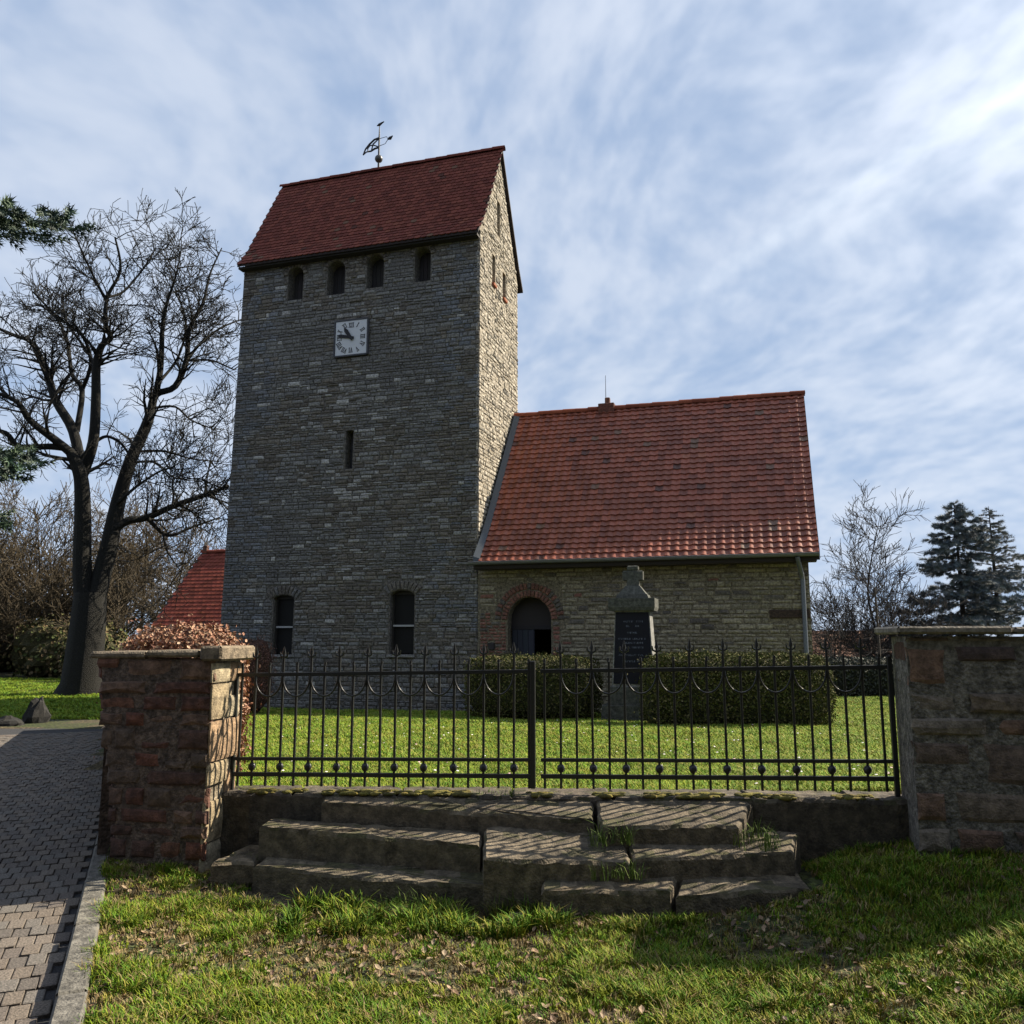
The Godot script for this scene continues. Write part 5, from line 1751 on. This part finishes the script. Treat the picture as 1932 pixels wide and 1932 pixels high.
	for k in 4200:
		var f := rr(3.3, 6.1)
		var x := rr(-2.7, 3.6)
		if x < kerb_x(f) + 0.16 or f > fence_f(x) - 0.2 or on_step.call(x, f): continue
		var p := cn.get_noise_2d(x, f) + 0.45 * cn2.get_noise_2d(x, f) + 0.28 * sm(1.0, -2.0, x) - 0.2 * sm(0.8, 2.6, x)
		if rng.randf() > 0.12 + 0.8 * sm(-0.2, 0.4, p): continue
		lx.append(Transform3D(Basis.from_euler(Vector3(-PI / 2 + rr(-.6, .6), rr(0, TAU), rr(-.5, .5))).scaled_local(Vector3.ONE * rr(0.5, 1.2)), Vector3(x, ground_h(x, f) + rr(0.0, 0.028), -f)))
		lc.append(jit(lt[rng.randi() % 6], 0.25))
	var lo := scatter("leaf_litter", self, leaf_mesh(0.04, 0.013, M.dry), lx, lc)
	tag(lo, "fallen dry brown leaves strewn over the lawn below the steps", "leaves", "", "stuff")

func small_things() -> void:
	rng.seed = 31
	# weed tufts in the joints of the steps
	var wd := [[0.60, 5.46, 0.42, 0.15, "leafy weed tuft growing in the joint of the upper step slabs"], [1.50, 5.45, 0.40, 0.16, "narrow grass tuft at the outer end of the upper step"], [-0.55, 5.45, 0.02, 0.2, "tall grass tuft growing before the lowest step beside the sunken slab"], [0.02, 5.36, 0.03, 0.2, "thick grass tuft hiding the middle of the lowest step"], [0.62, 5.22, 0.28, 0.12, "small weed hanging over the middle step joint"], [-0.12, 6.1, 0.56, 0.10, "low green weed on the threshold beside the gate's meeting stile"], [1.0, 5.92, 0.58, 0.09, "low weed patch on the mossy threshold"]]
	for k in wd.size():
		var e = wd[k]
		var o := thing("weed_tuft", e[4], "weed", Vector3(e[0], e[2], -e[1]))
		var wm := MB.new()
		for j in 16:
			var r := 0.10 * sqrt(rng.randf())
			var a := rr(0, TAU)
			tuft_into(wm, Transform3D(Basis(Vector3.UP, rr(0, TAU)).scaled_local(Vector3.ONE * rr(0.6, 1.1)), Vector3(cos(a) * r * 1.6, -0.02, sin(a) * r)), e[3], 7, 0.003, 0.03, 60 + k * 20 + j, jit(col(0.085, 0.125, 0.025), 0.3))
		build("blades", wm, M.blade, o)
	# boulders on the verge
	for e in [[70, 1357, 17.2, Vector3(0.24, 0.34, 0.2), "dark pointed boulder at the far edge of the paved road"], [14, 1360, 16.6, Vector3(0.30, 0.13, 0.2), "low flat dark boulder at the far edge of the paved road"]]:
		var p := pix(e[0], e[1], e[2])
		var o := thing("boulder", e[4], "boulder", Vector3(p.x, 0.0, p.z), 0.4)
		var mb := MB.new()
		var ns := noise(int(e[0]), 1.2, 3)
		var P := []
		for j in 9:
			var row := []
			for i in 15:
				var th := PI * j / 8
				var ph := TAU * (i % 14) / 14
				var q := Vector3(sin(th) * cos(ph), cos(th), sin(th) * sin(ph))
				var sx := 1.0 - 0.45 * maxf(q.y, 0)
				row.append(Vector3(q.x * sx, q.y, q.z * sx) * e[3] * (1.0 + ns.get_noise_3dv(q * 1.3) * 0.5) + Vector3(0, e[3].y * 0.35, 0))
			P.append(row)
		for j in 8:
			for i in 14: mb.quad(P[j][i], P[j][i + 1], P[j + 1][i + 1], P[j + 1][i], col(0.035, 0.034, 0.032))
		build("stone_body", mb, M.near_stone, o)
	# added evergreens, unseen behind the viewer: they keep sky light off near walls and steps
	var yl := leaf_mesh(0.3, 0.12, M.needle)
	for e in [[-11.0, 4.9, 10.5], [-6.6, 5.3, 11.5], [-2.4, 4.9, 11.0], [1.8, 5.4, 12.0], [6.2, 4.9, 11.0], [10.6, 5.3, 11.5]]:
		var y := thing("added_yew", "tall dense dark yew of the unseen row added to darken the near walls", "tree", Vector3(e[0], -0.1, e[1]), rr(0, 3), "added yews out of view")
		var yt := MB.new()
		yt.tube([Vector3(0, -0.3, 0), Vector3(0.05, e[2] * 0.5, 0), Vector3(0, e[2] * 0.9, 0)], [0.28, 0.16, 0.03], 8, col(0.06, 0.04, 0.03))
		build("trunk", yt, M.bark, y)
		hedge(y, Vector3(2.3, e[2] * 0.5, 2.0), 3500, yl, [col(0.02, 0.032, 0.016), col(0.03, 0.042, 0.02), col(0.016, 0.026, 0.014)], 2.6, 0.3)
